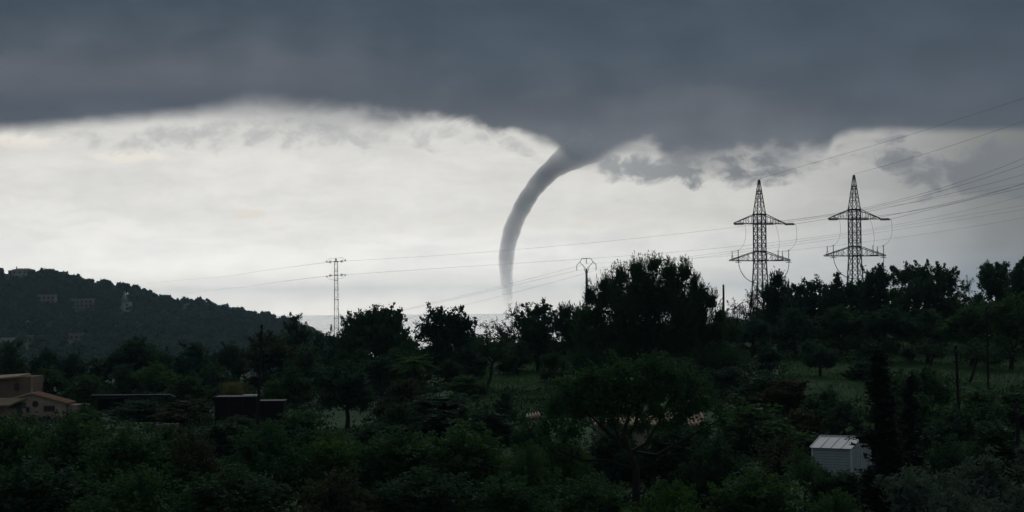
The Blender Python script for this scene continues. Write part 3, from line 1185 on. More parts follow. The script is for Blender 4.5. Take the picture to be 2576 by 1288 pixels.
def stone_wall(px0, py0, px1, py1, D, label, h=1.0):
    a, b = at(px0, py0, D), at(px1, py1, D)
    gz = float(gh(a.x, D)) - 0.2
    root = empty('stone_wall', (a.x, D, gz), 0, label, 'wall')
    L = b.x - a.x
    za, zb = a.z - gz, b.z - gz
    rows = 7
    for r in range(rows):
        x = 0.0
        k = 0
        while x < L - 0.05:
            w = random.uniform(0.28, 0.6)
            x2 = min(L, x + w)
            f0 = r / rows
            zt = za + (zb - za) * (x + x2) / 2 / L
            z0, z1 = zt * f0, zt * (r + 1) / rows - 0.02
            y = random.uniform(-0.04, 0.04)
            if z1 > zt * 0.35:
                MB().box(x, x2 - 0.02, y, y + 0.45, z0, z1 + random.uniform(-0.03, 0.03)).build('stone', MT['stone'], root)
            x = x2
    MB().box(0.02, L - 0.02, 0.06, 0.38, 0, min(za, zb) - 0.05).build('core', MT['stone'], root)


stone_wall(294, 1079, 332, 1061, 160, 'sloping pinkish stone wall end in the dark foliage below the open shelter')
stone_wall(388, 1066, 446, 1063, 162, 'low crumbling stone wall between the open shelter and the netted shed')


def hidden_house():
    """tiled house glimpsed through the branches of the central tree"""
    D = 128.0
    u = D / F
    c = at(1580, 1049, D)
    gz = float(gh(c.x, D)) - 0.3
    root = empty('tiled_house', (c.x, D, gz), R(0), 'low tan house with clay tiled roofs half hidden behind the central tree', 'house')

    def X(px): return (px - 1580) * u
    def Z(py): return at(1580, py, D).z - gz
    # main body with ridge along x
    x0, x1 = X(1628), X(1762)
    MB().box(x0, x1, 0.35, 4.0, 0, Z(1072)).build('wall', MT['tan_wall'], root)
    a, b, cc, d = Vector((x0 - .2, 0, Z(1074))), Vector((x1 + .2, 0, Z(1074))), Vector((x1 + .2, 2.2, Z(1050))), Vector((x0 - .2, 2.2, Z(1050)))
    r = roof_slab(MB(), a, b, cc, d, 0.1).build('roof', MT['tile'], root)
    tile_rows(r, a, b, cc, d, 'tile_course', 16, 'tile_pale')
    a2, b2 = d + Vector((0, 0, 0)), cc
    roof_slab(MB(), (x0 - .2, 4.4, Z(1074)), (x1 + .2, 4.4, Z(1074)), cc + Vector((0, 0.02, 0)), d + Vector((0, 0.02, 0)), 0.1).build('roof', MT['tile'], root)
    # lower wing to the left
    x0, x1 = X(1500), X(1624)
    MB().box(x0, x1, 0.3, 3.6, 0, Z(1072)).build('wing_wall', MT['tan_wall'], root)
    a, b, cc, d = Vector((x0 - .2, -0.1, Z(1073))), Vector((x1, -0.1, Z(1073))), Vector((x1, 3.8, Z(1064))), Vector((x0 - .2, 3.8, Z(1064)))
    r = roof_slab(MB(), a, b, cc, d, 0.1).build('wing_roof', MT['tile'], root)
    tile_rows(r, a, b, cc, d, 'tile_course', 14, 'tile_pale')
    for px in (1530, 1575):
        window(root, X(px), 0.3, Z(1105), 0.45, 0.6)
    for px in (1655, 1700, 1740):
        window(root, X(px), 0.35, Z(1108), 0.4, 0.6)
    MB().box(X(1608), X(1620), 0.26, 0.32, 0.3, 2.0).build('door', MT['wood'], root)
    # free-standing chimney stack
    D2 = 124.0
    u2 = D2 / F
    c = at(1338, 1046, D2)
    gz2 = float(gh(c.x, D2)) - 0.3
    ch = empty('chimney_hut', (c.x, D2, gz2), 0, 'small plastered hut with orange tile cap left of the central tree', 'hut')
    H = c.z - gz2
    w = 14 * u2
    MB().box(-w, w, 0, 1.2, 0, H - 0.33).build('wall', MT['plaster'], ch)
    for s in (-1, 1):
        MB().box(s * w - (0 if s < 0 else 0.1), s * w + (0.1 if s < 0 else 0), 0, 1.2, H - 0.33, H - 0.13).build('jamb', MT['tile'], ch)
    MB().box(-0.04, 0.1, -0.02, 0.02, H - 0.62, H - 0.36).build('opening_shade', MT['glass'], ch)  # dark plate on the wall, its colour standing for the shaded hollow
    a, b, cc, d = Vector((-w - .08, -0.12, H - 0.2)), Vector((w + .08, -0.12, H - 0.06)), Vector((w + .08, 1.3, H + 0.02)), Vector((-w - .08, 1.3, H - 0.10))
    r = roof_slab(MB(), a, b, cc, d, 0.07).build('tile_cap', MT['tile'], ch)
    tile_rows(r, a, b, cc, d, 'tile_course', 5, 'tile_pale')


hidden_house()


def metal_shed():
    D = 125.0
    corner = at(2135, 1128, D)          # front right eave corner, nearest to the camera
    gz = float(gh(corner.x, D)) - 0.15
    rz = R(-38)
    w, dep = 2.4, 2.1
    root = empty('metal_shed', (corner.x, D, gz), rz, 'white metal garden shed with ribbed walls beside the tall cypress', 'shed')
    ze = corner.z - gz
    zr = ze + 0.55
    # local frame: front wall runs along -x from the corner, depth along +y
    MB().box(-w + 0.03, -0.03, 0.03, dep - 0.03, 0, ze - 0.02).build('wall_core', MT['grey_metal'], root)
    ns = 14
    for i in range(ns):
        z0 = ze * i / ns
        z1 = ze * (i + 1) / ns
        MB().add([(-w, 0.03, z0), (0, 0.03, z0), (0, -0.03, z0), (-w, -0.03, z0), (-w, 0.028, z1 - .02), (0, 0.028, z1 - .02)],
                 [(3, 2, 5, 4), (0, 1, 2, 3), (0, 3, 4), (1, 5, 2), (0, 4, 5, 1)]).build('front_slat', MT['grey_metal'], root)
        MB().add([(-0.03, 0, z0), (-0.03, dep, z0), (0.03, dep, z0), (0.03, 0, z0), (-0.028, 0, z1 - .02), (-0.028, dep, z1 - .02)],
                 [(3, 4, 5, 2), (0, 3, 2, 1), (0, 4, 3), (1, 2, 5), (0, 1, 5, 4)]).build('side_slat', MT['grey_metal'], root)
    for (x, y) in ((-w, 0), (0, 0), (0, dep), (-w, dep)):
        MB().box(x - 0.05, x + 0.05, y - 0.05, y + 0.05, 0, ze).build('corner_post', MT['white_metal'], root)
    MB().box(-0.02, 0.035, dep / 2 - 0.03, dep / 2 + 0.03, 0, ze).build('door_jamb', MT['white_metal'], root)
    ym = dep / 2
    MB().add([(-0.06, 0.03, ze), (-0.06, dep - 0.03, ze), (-0.06, ym, zr - 0.06), (-0.0, 0.03, ze), (-0.0, dep - 0.03, ze), (-0.0, ym, zr - 0.06)],
             [(0, 1, 2), (5, 4, 3), (0, 3, 4, 1), (1, 4, 5, 2), (2, 5, 3, 0)]).build('gable_panel', MT['grey_metal'], root)
    n = 4
    for s in (0, 1):
        for i in range(n):
            xa, xb = -w - 0.1 + (w + 0.2) * i / n, -w - 0.1 + (w + 0.2) * (i + 1) / n - 0.012
            ye = -0.12 if s == 0 else dep + 0.12
            o = roof_slab(MB(), (xa, ye, ze - 0.03), (xb, ye, ze - 0.03), (xb, ym, zr), (xa, ym, zr), 0.03).build('roof_panel', MT['white_metal'], root)
            mb = MB(); mb.bar((xa, ye, ze + 0.01), (xa, ym, zr + 0.04), 0.04); mb.build('roof_rib', MT['white_metal'], o)
    mb = MB(); mb.bar((-w - 0.1, ym, zr + 0.04), (0.1, ym, zr + 0.04), 0.07); mb.build('ridge_cap', MT['white_metal'], root)


metal_shed()


# ------------------------------------------------------------------ houses on the far hill
def hill_house(px, py, wpx, hpx, label, mat='white_wall', D=1960.0, roof='flat', rows=1, cols=3, name='hill_house', dy=0.0, chim=None):
    """box house whose top centre shows at px, py"""
    for D in np.arange(1330.0, 2000.0, 4.0):       # stand it where the slope shows at its foot
        if hz(px) - (float(hill_z(px, D)) - CZ) / D * F <= py + hpx:
            break
    D = float(D)
    u = D / F
    c = at(px, py, D)
    w, h = wpx * u, hpx * u
    gz = c.z - h
    below = float(min(hill_z(px - wpx / 2, D), hill_z(px, D), hill_z(px + wpx / 2, D)))
    base = min(gz, below - 0.5)
    root = empty(name, (c.x, D, base), 0, label, 'house', 'houses on the far hill')
    H = c.z - base
    dep = max(6.0, w * 0.6)
    MB().box(-w / 2, w / 2, 0, dep, 0, H - (0.0 if roof == 'flat' else 1.0)).build('wall', MT[mat], root)
    if roof == 'flat':
        MB().box(-w / 2 - 0.2, w / 2 + 0.2, -0.2, dep + 0.2, H + 0.003, H + 0.35).build('parapet', MT['tan_wall'], root)
    else:
        e = H - 1.0
        v = [(-w / 2 - .9, -.9, e), (w / 2 + .9, -.9, e), (w / 2 + .9, dep + .9, e), (-w / 2 - .9, dep + .9, e), (-w / 4, dep / 2, H + 0.4), (w / 4, dep / 2, H + 0.4)]
        MB().add(v, [(0, 1, 5, 4), (1, 2, 5), (2, 3, 4, 5), (3, 0, 4), (3, 2, 1, 0)]).build('roof', MT['tile'], root)
    sx = w / cols
    for r in range(rows):
        for k in range(cols):
            x = -w / 2 + sx * (k + 0.5)
            z = H - 2.9 - r * 3.0
            if roof != 'flat':
                z -= 0.9
            f = MB().box(x - 0.75, x + 0.75, -0.08, 0.02, z - 0.1, z + 1.5).build('window', MT['tan_wall'], root)
            MB().box(x - 0.6, x + 0.6, -0.12, -0.06, z, z + 1.4).build('pane', MT['glass'], f)
    if chim is not None:
        MB().box(chim - 0.4, chim + 0.4, 1, 1.8, H - 1, H + 1.9).build('chimney', MT['tan_wall'], root)
    return root


hill_house(55, 676, 52, 24, 'wide villa with low hipped roof crowning the far hill', 'white_wall', 1985, 'hip', 1, 4, chim=-5)
hill_house(29, 681, 18, 20, 'square tower block beside the villa on the hill top', 'tan_wall', 1990, 'flat', 2, 2)
hill_house(10, 690, 26, 14, 'low flat house at the far left of the hill top', 'tan_wall', 1990, 'flat', 1, 2)
hill_house(115, 742, 44, 22, 'long tan house amid trees halfway up the far hill', 'tan_wall', 1850, 'flat', 2, 4)
hill_house(205, 752, 54, 28, 'broad pinkish apartment house on the far hill slope', 'tan_wall', 1840, 'flat', 2, 5)
hill_house(318, 760, 18, 26, 'pale narrow house standing upright on the far hill slope', 'white_wall', 1860, 'flat', 2, 1)
hill_house(306, 734, 14, 18, 'small white house just above the pale narrow one on the hill', 'white_wall', 1900, 'flat', 1, 1)
hill_house(590, 763, 1, 1, '', 'white_wall', 1980) if False else None
hill_house(465, 764, 24, 16, 'small flat-roofed house with chimney on the hill skyline', 'white_wall', 1985, 'flat', 1, 2, chim=3.4)
hill_house(62, 806, 26, 10, 'low pale house far down the left of the far hill', 'white_wall', 1720, 'flat', 1, 3)
hill_house(20, 850, 40, 14, 'pale house at the left edge near the foot of the hill', 'white_wall', 1640, 'flat', 1, 3)
hill_house(75, 846, 34, 14, 'tan house second from the left edge near the hill foot', 'tan_wall', 1640, 'flat', 1, 3)
hill_house(185, 840, 48, 16, 'tan house with long front, rightmost near the hill foot', 'tan_wall', 1650, 'flat', 1, 4)


def mast(px, py, hpx, label, D=1985.0):
    t = at(px, py, D)
    H = hpx / F * D
    root = empty('antenna_mast', (t.x, D, t.z - H), 0, label, 'mast', 'thin masts on the hill ridge')
    MB().tube([(0, 0, 0), (0, 0, H)], [0.22, 0.15], 6).build('mast_pole', MT['steel'], root)
    MB().box(-0.6, 0.6, -0.06, 0.06, H * 0.9, H * 0.93).build('crosspiece', MT['steel'], root)


mast(557, 778, 34, 'left thin mast of a pair in the gap of the hill ridge')
mast(561, 774, 38, 'right thin mast of a pair in the gap of the hill ridge')

# ------------------------------------------------------------------ vegetation
def unit(v):
    return v / np.maximum(np.linalg.norm(v, axis=-1, keepdims=True), 1e-9)


def leaf_quads(c, axis, L, W, fold=0.25):
    """c: centres (n,3), axis: leaf directions (n,3); returns rhombic leaves (n,4,3)"""
    n = len(c)
    axis = unit(axis)
    r = unit(rng.normal(size=(n, 3)))
    side = unit(np.cross(axis, r))
    nr = np.cross(axis, side)
    L = (np.ones(n) * L)[:, None]
    W = (np.ones(n) * W)[:, None]
    a = c - axis * L * 0.5
    b = c + axis * L * 0.5
    m1 = c + side * W * 0.5 + nr * W * fold - axis * L * 0.05
    m2 = c - side * W * 0.5 + nr * W * fold - axis * L * 0.05
    return np.stack([a, m1, b, m2], 1)


def shell_points(n, lo=0.72, hi=1.0, up=0.0):
    d = unit(rng.normal(size=(n, 3)) + np.array([0, 0, up]))
    return d, d * rng.uniform(lo, hi, (n, 1))


def crown_lobes(lobes, leaf=0.26, wid=0.55, dens=1.0, clump=0.32, style='broad', sprig=0.6, core=True):
    """lobes: (x,y,z,rx,ry,rz). Returns leaf quads and clump centres."""
    Q, CC = [], []
    for (x, y, z, rx, ry, rz) in lobes:
        c0 = np.array([x, y, z]); rr = np.array([rx, ry, rz])
        area = 4 * math.pi * ((rx * ry + ry * rz + rx * rz) / 3)
        if style == 'pine':
            nt = max(14, int(area * 8.5 * dens))
            d, p = shell_points(nt, 0.45, 1.08, 0.45)
            tips = c0 + p * rr
            ax = unit(d * 0.45 + np.array([0, 0, 1.0]) + rng.normal(size=d.shape) * 0.16)
            m = 14
            f = rng.uniform(-0.5, 0.5, (nt, m, 1))
            hgt = rng.uniform(0.6, 1.3, (nt, 1, 1)) * 2.5 * clump
            base = tips[:, None, :] + ax[:, None, :] * f * hgt
            rad = (0.13 * clump) * (1 - np.abs(f) * 0.9)
            off = rng.normal(size=(nt, m, 3)) * rad
            cc = (base + off).reshape(-1, 3)
            la = np.repeat(ax, m, 0) + rng.normal(size=(nt * m, 3)) * 0.3
            Q.append(leaf_quads(cc, la, leaf * rng.uniform(0.8, 1.3, nt * m), leaf * wid))
            CC.append(tips)
        else:
            nc = max(10, int(area * 2.4 * dens))
            d, p = shell_points(nc, 0.50, 1.06, 0.15)
            cen = c0 + p * rr
            # sprigs that stand out of the outline
            ks = int(nc * 0.22 * sprig)
            if ks:
                i = rng.choice(nc, ks)
                dd = unit(d[i] * 0.7 + np.array([0, 0, 0.8]) + rng.normal(size=(ks, 3)) * 0.25)
                l1 = rng.uniform(0.25, 0.75, (ks, 1))
                cen = np.concatenate([cen, cen[i] + dd * l1, cen[i] + dd * l1 * 0.55])
                d = np.concatenate([d, dd, dd])
            m = 17 if style != 'sparse' else 6
            nn = len(cen)
            rad = clump * rng.uniform(0.55, 1.2, (nn, 1, 1))
            if ks:
                rad[nc:] *= 0.55
            off = rng.normal(size=(nn, m, 3)) * 0.5 * rad
            cc = (cen[:, None, :] + off).reshape(-1, 3)
            la = np.repeat(d, m, 0) * 0.6 + rng.normal(size=(nn * m, 3)) * 0.8 + np.array([0, 0, 0.15])
            Q.append(leaf_quads(cc, la, leaf * rng.uniform(0.7, 1.35, nn * m), leaf * wid))
            CC.append(cen)
        if core:
            k = int(area * (3.8 if style != 'pine' else 8.0))
            d, p = shell_points(k, 0.1, 0.66 if style != 'pine' else 0.58)
            Q.append(leaf_quads(c0 + p * rr, rng.normal(size=(k, 3)), leaf * 2.6, leaf * 1.9))
    return np.concatenate(Q), np.concatenate(CC)


def branches(mb, base, lobes, CC, r0=0.16, nsub=40, lean=0.0, fork=0.35, twig=0.02):
    """curving trunk, limbs leaving it at different heights toward the lobes, twigs to some leaf clumps"""
    L = np.array(lobes)
    b = np.array(base, float)
    top = L[np.argmax(L[:, 2]), :3].copy()
    cen = L[:, :3].mean(0)
    H = top[2] - b[2]
    fk = np.array([b[0] + lean * 0.6, b[1], b[2] + H * fork])
    tp = np.array([cen[0] * 0.5 + fk[0] * 0.5, cen[1], b[2] + H * 0.8])
    ts = np.linspace(0, 1, 9)
    k1 = b + (fk - b) * 0.5 + np.array([lean * 0.12 + rng.normal() * 0.06, rng.normal() * 0.06, 0])
    trunk = [b + [0, 0, -0.3], b + [0, 0, 0.12], k1, fk]
    q = fk + (tp - fk) * 0.5 + rng.normal(size=3) * [0.12, 0.12, 0.0] * H * 0.3
    trunk += [q, tp]
    mb.tube(trunk, [r0 * 1.4, r0 * 1.1, r0 * 0.95, r0 * 0.85, r0 * 0.5, r0 * 0.2], 7)
    path = np.array([fk * (1 - t) ** 2 + 2 * q * t * (1 - t) + tp * t * t for t in ts])
    # a handful of main limbs (lobes far apart); the other lobes are fed by side branches of the nearest limb
    nmain = min(len(lobes), 6)
    main = [int(np.argmax(L[:, 2]))]
    while len(main) < nmain:
        dd = np.min(np.linalg.norm(L[:, None, :3] - L[None, main, :3], axis=2), axis=1)
        main.append(int(np.argmax(dd)))
    joints = []
    for j in main:
        e = L[j, :3]
        s = path[int(np.clip(np.interp(e[2], [b[2] + H * fork, b[2] + H], [0, 6]) - rng.uniform(0.0, 2.0), 0, 7))]
        d = e - s
        n_ = np.linalg.norm(d)
        c1 = s + d * 0.3 + np.array([0, 0, -0.06 * n_]) + rng.normal(size=3) * 0.07 * n_
        c2 = s + d * 0.65 + rng.normal(size=3) * 0.10 * n_
        mb.tube([s, c1, c2, e], [r0 * 0.52, r0 * 0.42, r0 * 0.28, r0 * 0.12], 5)
        joints += [c1, c2, e]
    joints = np.array(joints)
    for j in range(len(lobes)):
        if j in main:
            continue
        e = L[j, :3]
        s = joints[np.argmin(((joints - e) ** 2).sum(1) + 0.6 * np.maximum(0, joints[:, 2] - e[2]))]
        d = e - s
        c = s + d * 0.5 + rng.normal(size=3) * 0.14 * np.linalg.norm(d)
        mb.tube([s, c, e], [r0 * 0.26, r0 * 0.18, r0 * 0.08], 5)
    idx = rng.choice(len(CC), min(nsub, len(CC)), replace=False)
    for i in idx:
        e = CC[i]
        j = np.argmin(((L[:, :3] - e) ** 2).sum(1))
        s = L[j, :3]
        mid = (s + e) / 2 + rng.normal(size=3) * 0.09
        mb.tube([s, mid, e], [twig * 1.5, twig, twig * 0.5], 4, caps=False)


def tree_thing(name, base, label, cat, group, trunk_me, crown_me, names=('trunk', 'crown'), rz=0.0, scale=(1, 1, 1)):
    root = empty(name, base, rz, label, cat, group)
    root.scale = scale
    if trunk_me is not None:
        link_mesh(names[0], trunk_me, MT['bark'], root)
    link_mesh(names[1], crown_me, None, root)
    return root


def custom_tree(name, px, D, plobes, label, mat='leaf_dark', style='broad', dens=1.0, leaf=0.26, wid=0.55, sprig=0.8, clump=0.32,
                group='trees along the skyline', cat='tree', r0=0.15, depth=0.9, core=True, nsub=50, fork=0.3, twig=0.02, skirt=True):
    """tree whose crown lobes are given at their place in the picture and turned into metres at distance D"""
    u = D / F
    bx = at(px, 0, D).x
    gz = float(gh(bx, D))
    lobes = []
    for k, (x, y, rx, ry) in enumerate(plobes):
        p = at(x, y, D)
        dy = (rng.uniform(-1, 1)) * rx * u * 0.7
        g_ = {'sparse': 1.0, 'pine': 1.02}.get(style, 1.16)
        lobes.append((p.x - bx, dy, p.z - gz - 0.1 * ry * u, rx * u * g_, rx * u * depth * g_, ry * u * g_))
    L0 = np.array(lobes)
    if skirt and core:
        w = (L0[:, 0] + L0[:, 3]).max() - (L0[:, 0] - L0[:, 3]).min()
        cx = ((L0[:, 0] + L0[:, 3]).max() + (L0[:, 0] - L0[:, 3]).min()) / 2
        zl = L0[:, 2].min()
        for k in range(5):
            lobes.append((cx + w * (k / 4 - 0.5) * 0.78, rng.uniform(-0.4, 0.4), zl * rng.uniform(0.42, 0.62), w * 0.17, w * 0.17, max(0.6, zl * 0.38)))
    Q, CC = crown_lobes(lobes, leaf, wid, dens, clump, style, sprig, core)
    mb = MB()
    branches(mb, (0, 0, 0), lobes, CC, r0, nsub, fork=fork, twig=twig)
    cm = quads_mesh('crown', Q)
    cm.materials.append(MT[mat])
    return tree_thing(name, (bx, D, gz), label, cat, group, mb.mesh('trunk'), cm)


custom_tree('round_tree', 945, 225, [(905, 815, 42, 32), (950, 803, 46, 30), (985, 815, 34, 32), (925, 850, 62, 40), (975, 858, 55, 40), (878, 850, 22, 24), (1008, 850, 18, 20)],
            'dense round dark tree right of the slender lattice pole', dens=1.1)
custom_tree('open_tree', 1120, 222, [(1098, 795, 28, 26), (1138, 800, 30, 26), (1170, 812, 24, 26), (1072, 828, 26, 20), (1110, 838, 52, 34), (1160, 852, 38, 32)],
            'open-crowned dark tree with gaps, left of the waterspout foot', dens=0.62, sprig=1.5, nsub=90)
custom_tree('thin_shrub', 1232, 240, [(1224, 822, 24, 16), (1254, 828, 20, 16), (1240, 850, 34, 22)],
            'thin wispy low tree directly below the waterspout', 'sparse', 'sparse', 0.8, 0.18, core=False, sprig=2.0, nsub=120, r0=0.1)
custom_tree('thin_shrub', 1292, 238, [(1288, 790, 22, 18), (1306, 812, 26, 22), (1282, 830, 26, 22)],
            'pale twiggy tree just right of the waterspout foot', 'sparse', 'sparse', 0.9, 0.18, core=False, sprig=2.2, nsub=150, r0=0.1)
custom_tree('lumpy_tree', 1350, 228, [(1345, 785, 30, 22), (1374, 803, 22, 26), (1320, 815, 26, 28), (1350, 835, 48, 40)],
            'lumpy dark tree with leafy knobs between waterspout and big pine', dens=0.75, sprig=1.5)
custom_tree('upright_bush', 1440, 224, [(1422, 786, 26, 24), (1456, 792, 26, 26), (1440, 825, 52, 38), (1405, 815, 22, 30)],
            'bush with upright shoots under the arched power pole', 'pine', 'pine', 0.8, 0.22, 0.28, clump=0.30)
custom_tree('big_pine', 1640, 200,
            [(1484, 742, 18, 40), (1520, 716, 22, 34), (1560, 694, 28, 34), (1600, 678, 30, 34), (1645, 664, 30, 28), (1682, 684, 30, 34),
             (1720, 682, 26, 36), (1745, 716, 20, 36), (1786, 758, 24, 30), (1810, 796, 22, 28), (1500, 795, 36, 46), (1560, 770, 56, 64),
             (1640, 755, 66, 74), (1712, 778, 54, 64), (1600, 850, 88, 56), (1700, 860, 78, 48), (1772, 832, 40, 46), (1490, 852, 42, 46),
             (1768, 738, 20, 34), (1540, 738, 40, 44), (1620, 712, 50, 44), (1695, 720, 42, 46), (1755, 785, 42, 44), (1512, 752, 26, 40), (1800, 835, 36, 34), (1470, 800, 24, 40), (1845, 830, 24, 24), (1525, 838, 46, 40), (1462, 840, 30, 34), (1590, 770, 50, 50),
             (1560, 822, 56, 40), (1640, 822, 60, 42), (1720, 828, 56, 40), (1680, 752, 44, 50), (1745, 752, 30, 40), (1600, 730, 44, 44)],
            'big bushy pine with candle-like shoots, tallest tree at centre right', 'pine', 'pine', 0.72, 0.22, 0.22, clump=0.36, r0=0.3, nsub=120)
custom_tree('thin_shrub', 1852, 232, [(1848, 772, 22, 14), (1868, 785, 18, 12), (1850, 800, 30, 20)],
            'bare twiggy shrub between the short dark post and the left pylon', 'sparse', 'sparse', 0.7, 0.18, core=False, sprig=2.2, nsub=140, r0=0.09)
custom_tree('feathery_tree', 1895, 250, [(1888, 752, 16, 24), (1905, 775, 20, 20), (1884, 790, 18, 20)],
            'feathery pale tree at the foot of the left pylon', 'sparse', 'sparse', 1.5, 0.18, core=False, sprig=2.0, nsub=130, r0=0.09)
custom_tree('pointed_pine', 1955, 245, [(1955, 706, 20, 30), (1938, 740, 34, 32), (1974, 738, 22, 30), (1955, 775, 48, 40)],
            'bushy pine with upright tips hiding the left pylon\'s right leg', 'pine', 'pine', 0.8, 0.24, 0.28, clump=0.32)
custom_tree('low_tree', 2035, 240, [(2010, 732, 20, 18), (2045, 720, 20, 18), (2074, 730, 16, 16), (2032, 762, 58, 34)],
            'low leafy tree between the two pylons, nearer the left one', dens=0.8, sprig=1.6)
custom_tree('knobbly_tree', 2120, 238, [(2104, 708, 15, 18), (2122, 742, 38, 34), (2150, 732, 22, 22), (2090, 745, 20, 24)],
            'knobbly leafy tree just left of the right pylon\'s foot', dens=0.8, sprig=1.6)
custom_tree('leafy_tree', 2208, 240, [(2194, 700, 22, 26), (2220, 694, 20, 24), (2208, 738, 52, 38)],
            'leafy dark tree just right of the right pylon\'s foot', dens=0.9, sprig=1.3)
custom_tree('wide_tree', 2325, 238, [(2272, 692, 26, 24), (2318, 688, 34, 25), (2364, 692, 30, 26), (2394, 708, 18, 22), (2330, 732, 78, 38)],
            'wide dark tree with many leafy knobs right of both pylons', dens=0.8, sprig=1.7)
custom_tree('thin_shrub', 2436, 245, [(2436, 722, 22, 22), (2425, 745, 26, 24)],
            'bare thin-twigged tree between the wide tree and the round tree at right', 'sparse', 'sparse', 0.9, 0.16, core=False, sprig=2.0, nsub=150, r0=0.09)
custom_tree('round_topped_tree', 2505, 235, [(2490, 682, 20, 22), (2520, 680, 20, 22), (2505, 718, 40, 38), (2480, 700, 16, 20)],
            'round-topped dark tree near the right edge of the skyline', dens=1.1, sprig=0.8)
custom_tree('edge_tree', 2572, 230, [(2560, 684, 18, 20), (2580, 660, 14, 20), (2572, 720, 42, 44)],
            'dark tree cut by the right edge of the picture on the skyline', dens=1.0, sprig=0.9)
custom_tree('thin_topped_tree', 745, 262, [(740, 800, 12, 8), (736, 820, 20, 14), (758, 838, 28, 18), (735, 858, 36, 22)],
            'small tree with ragged thin top against the hill edge and sea', 'leaf_dark', 'broad', 0.6, 0.22, sprig=1.8, nsub=120, r0=0.1)

# ---- central near tree with visible forked limbs
custom_tree('spreading_tree', 1595, 104,
            [(1388, 1022, 34, 26), (1372, 1070, 26, 20), (1432, 985, 44, 30), (1490, 950, 46, 30), (1455, 1030, 46, 26), (1545, 972, 50, 28), (1560, 925, 40, 22),
             (1622, 918, 44, 20), (1690, 935, 42, 26), (1640, 975, 54, 32), (1738, 972, 38, 28), (1775, 1010, 34, 26), (1815, 1050, 26, 20), (1720, 1030, 44, 22),
             (1560, 1030, 44, 20), (1640, 1035, 36, 16), (1500, 1010, 50, 30), (1690, 990, 50, 30), (1430, 1085, 36, 20), (1385, 1125, 36, 22), (1770, 1085, 30, 16), (1590, 1000, 60, 30), (1535, 1062, 34, 14), (1685, 1064, 40, 14), (1610, 1075, 24, 12)],
            'broad spreading tree with dark forked limbs, nearest the centre foreground', 'leaf', 'broad', 1.5, 0.16, 0.6, 1.1, 0.32,
            'trees in the foreground', r0=0.19, nsub=190, fork=0.40, core=True, twig=0.016, skirt=False)


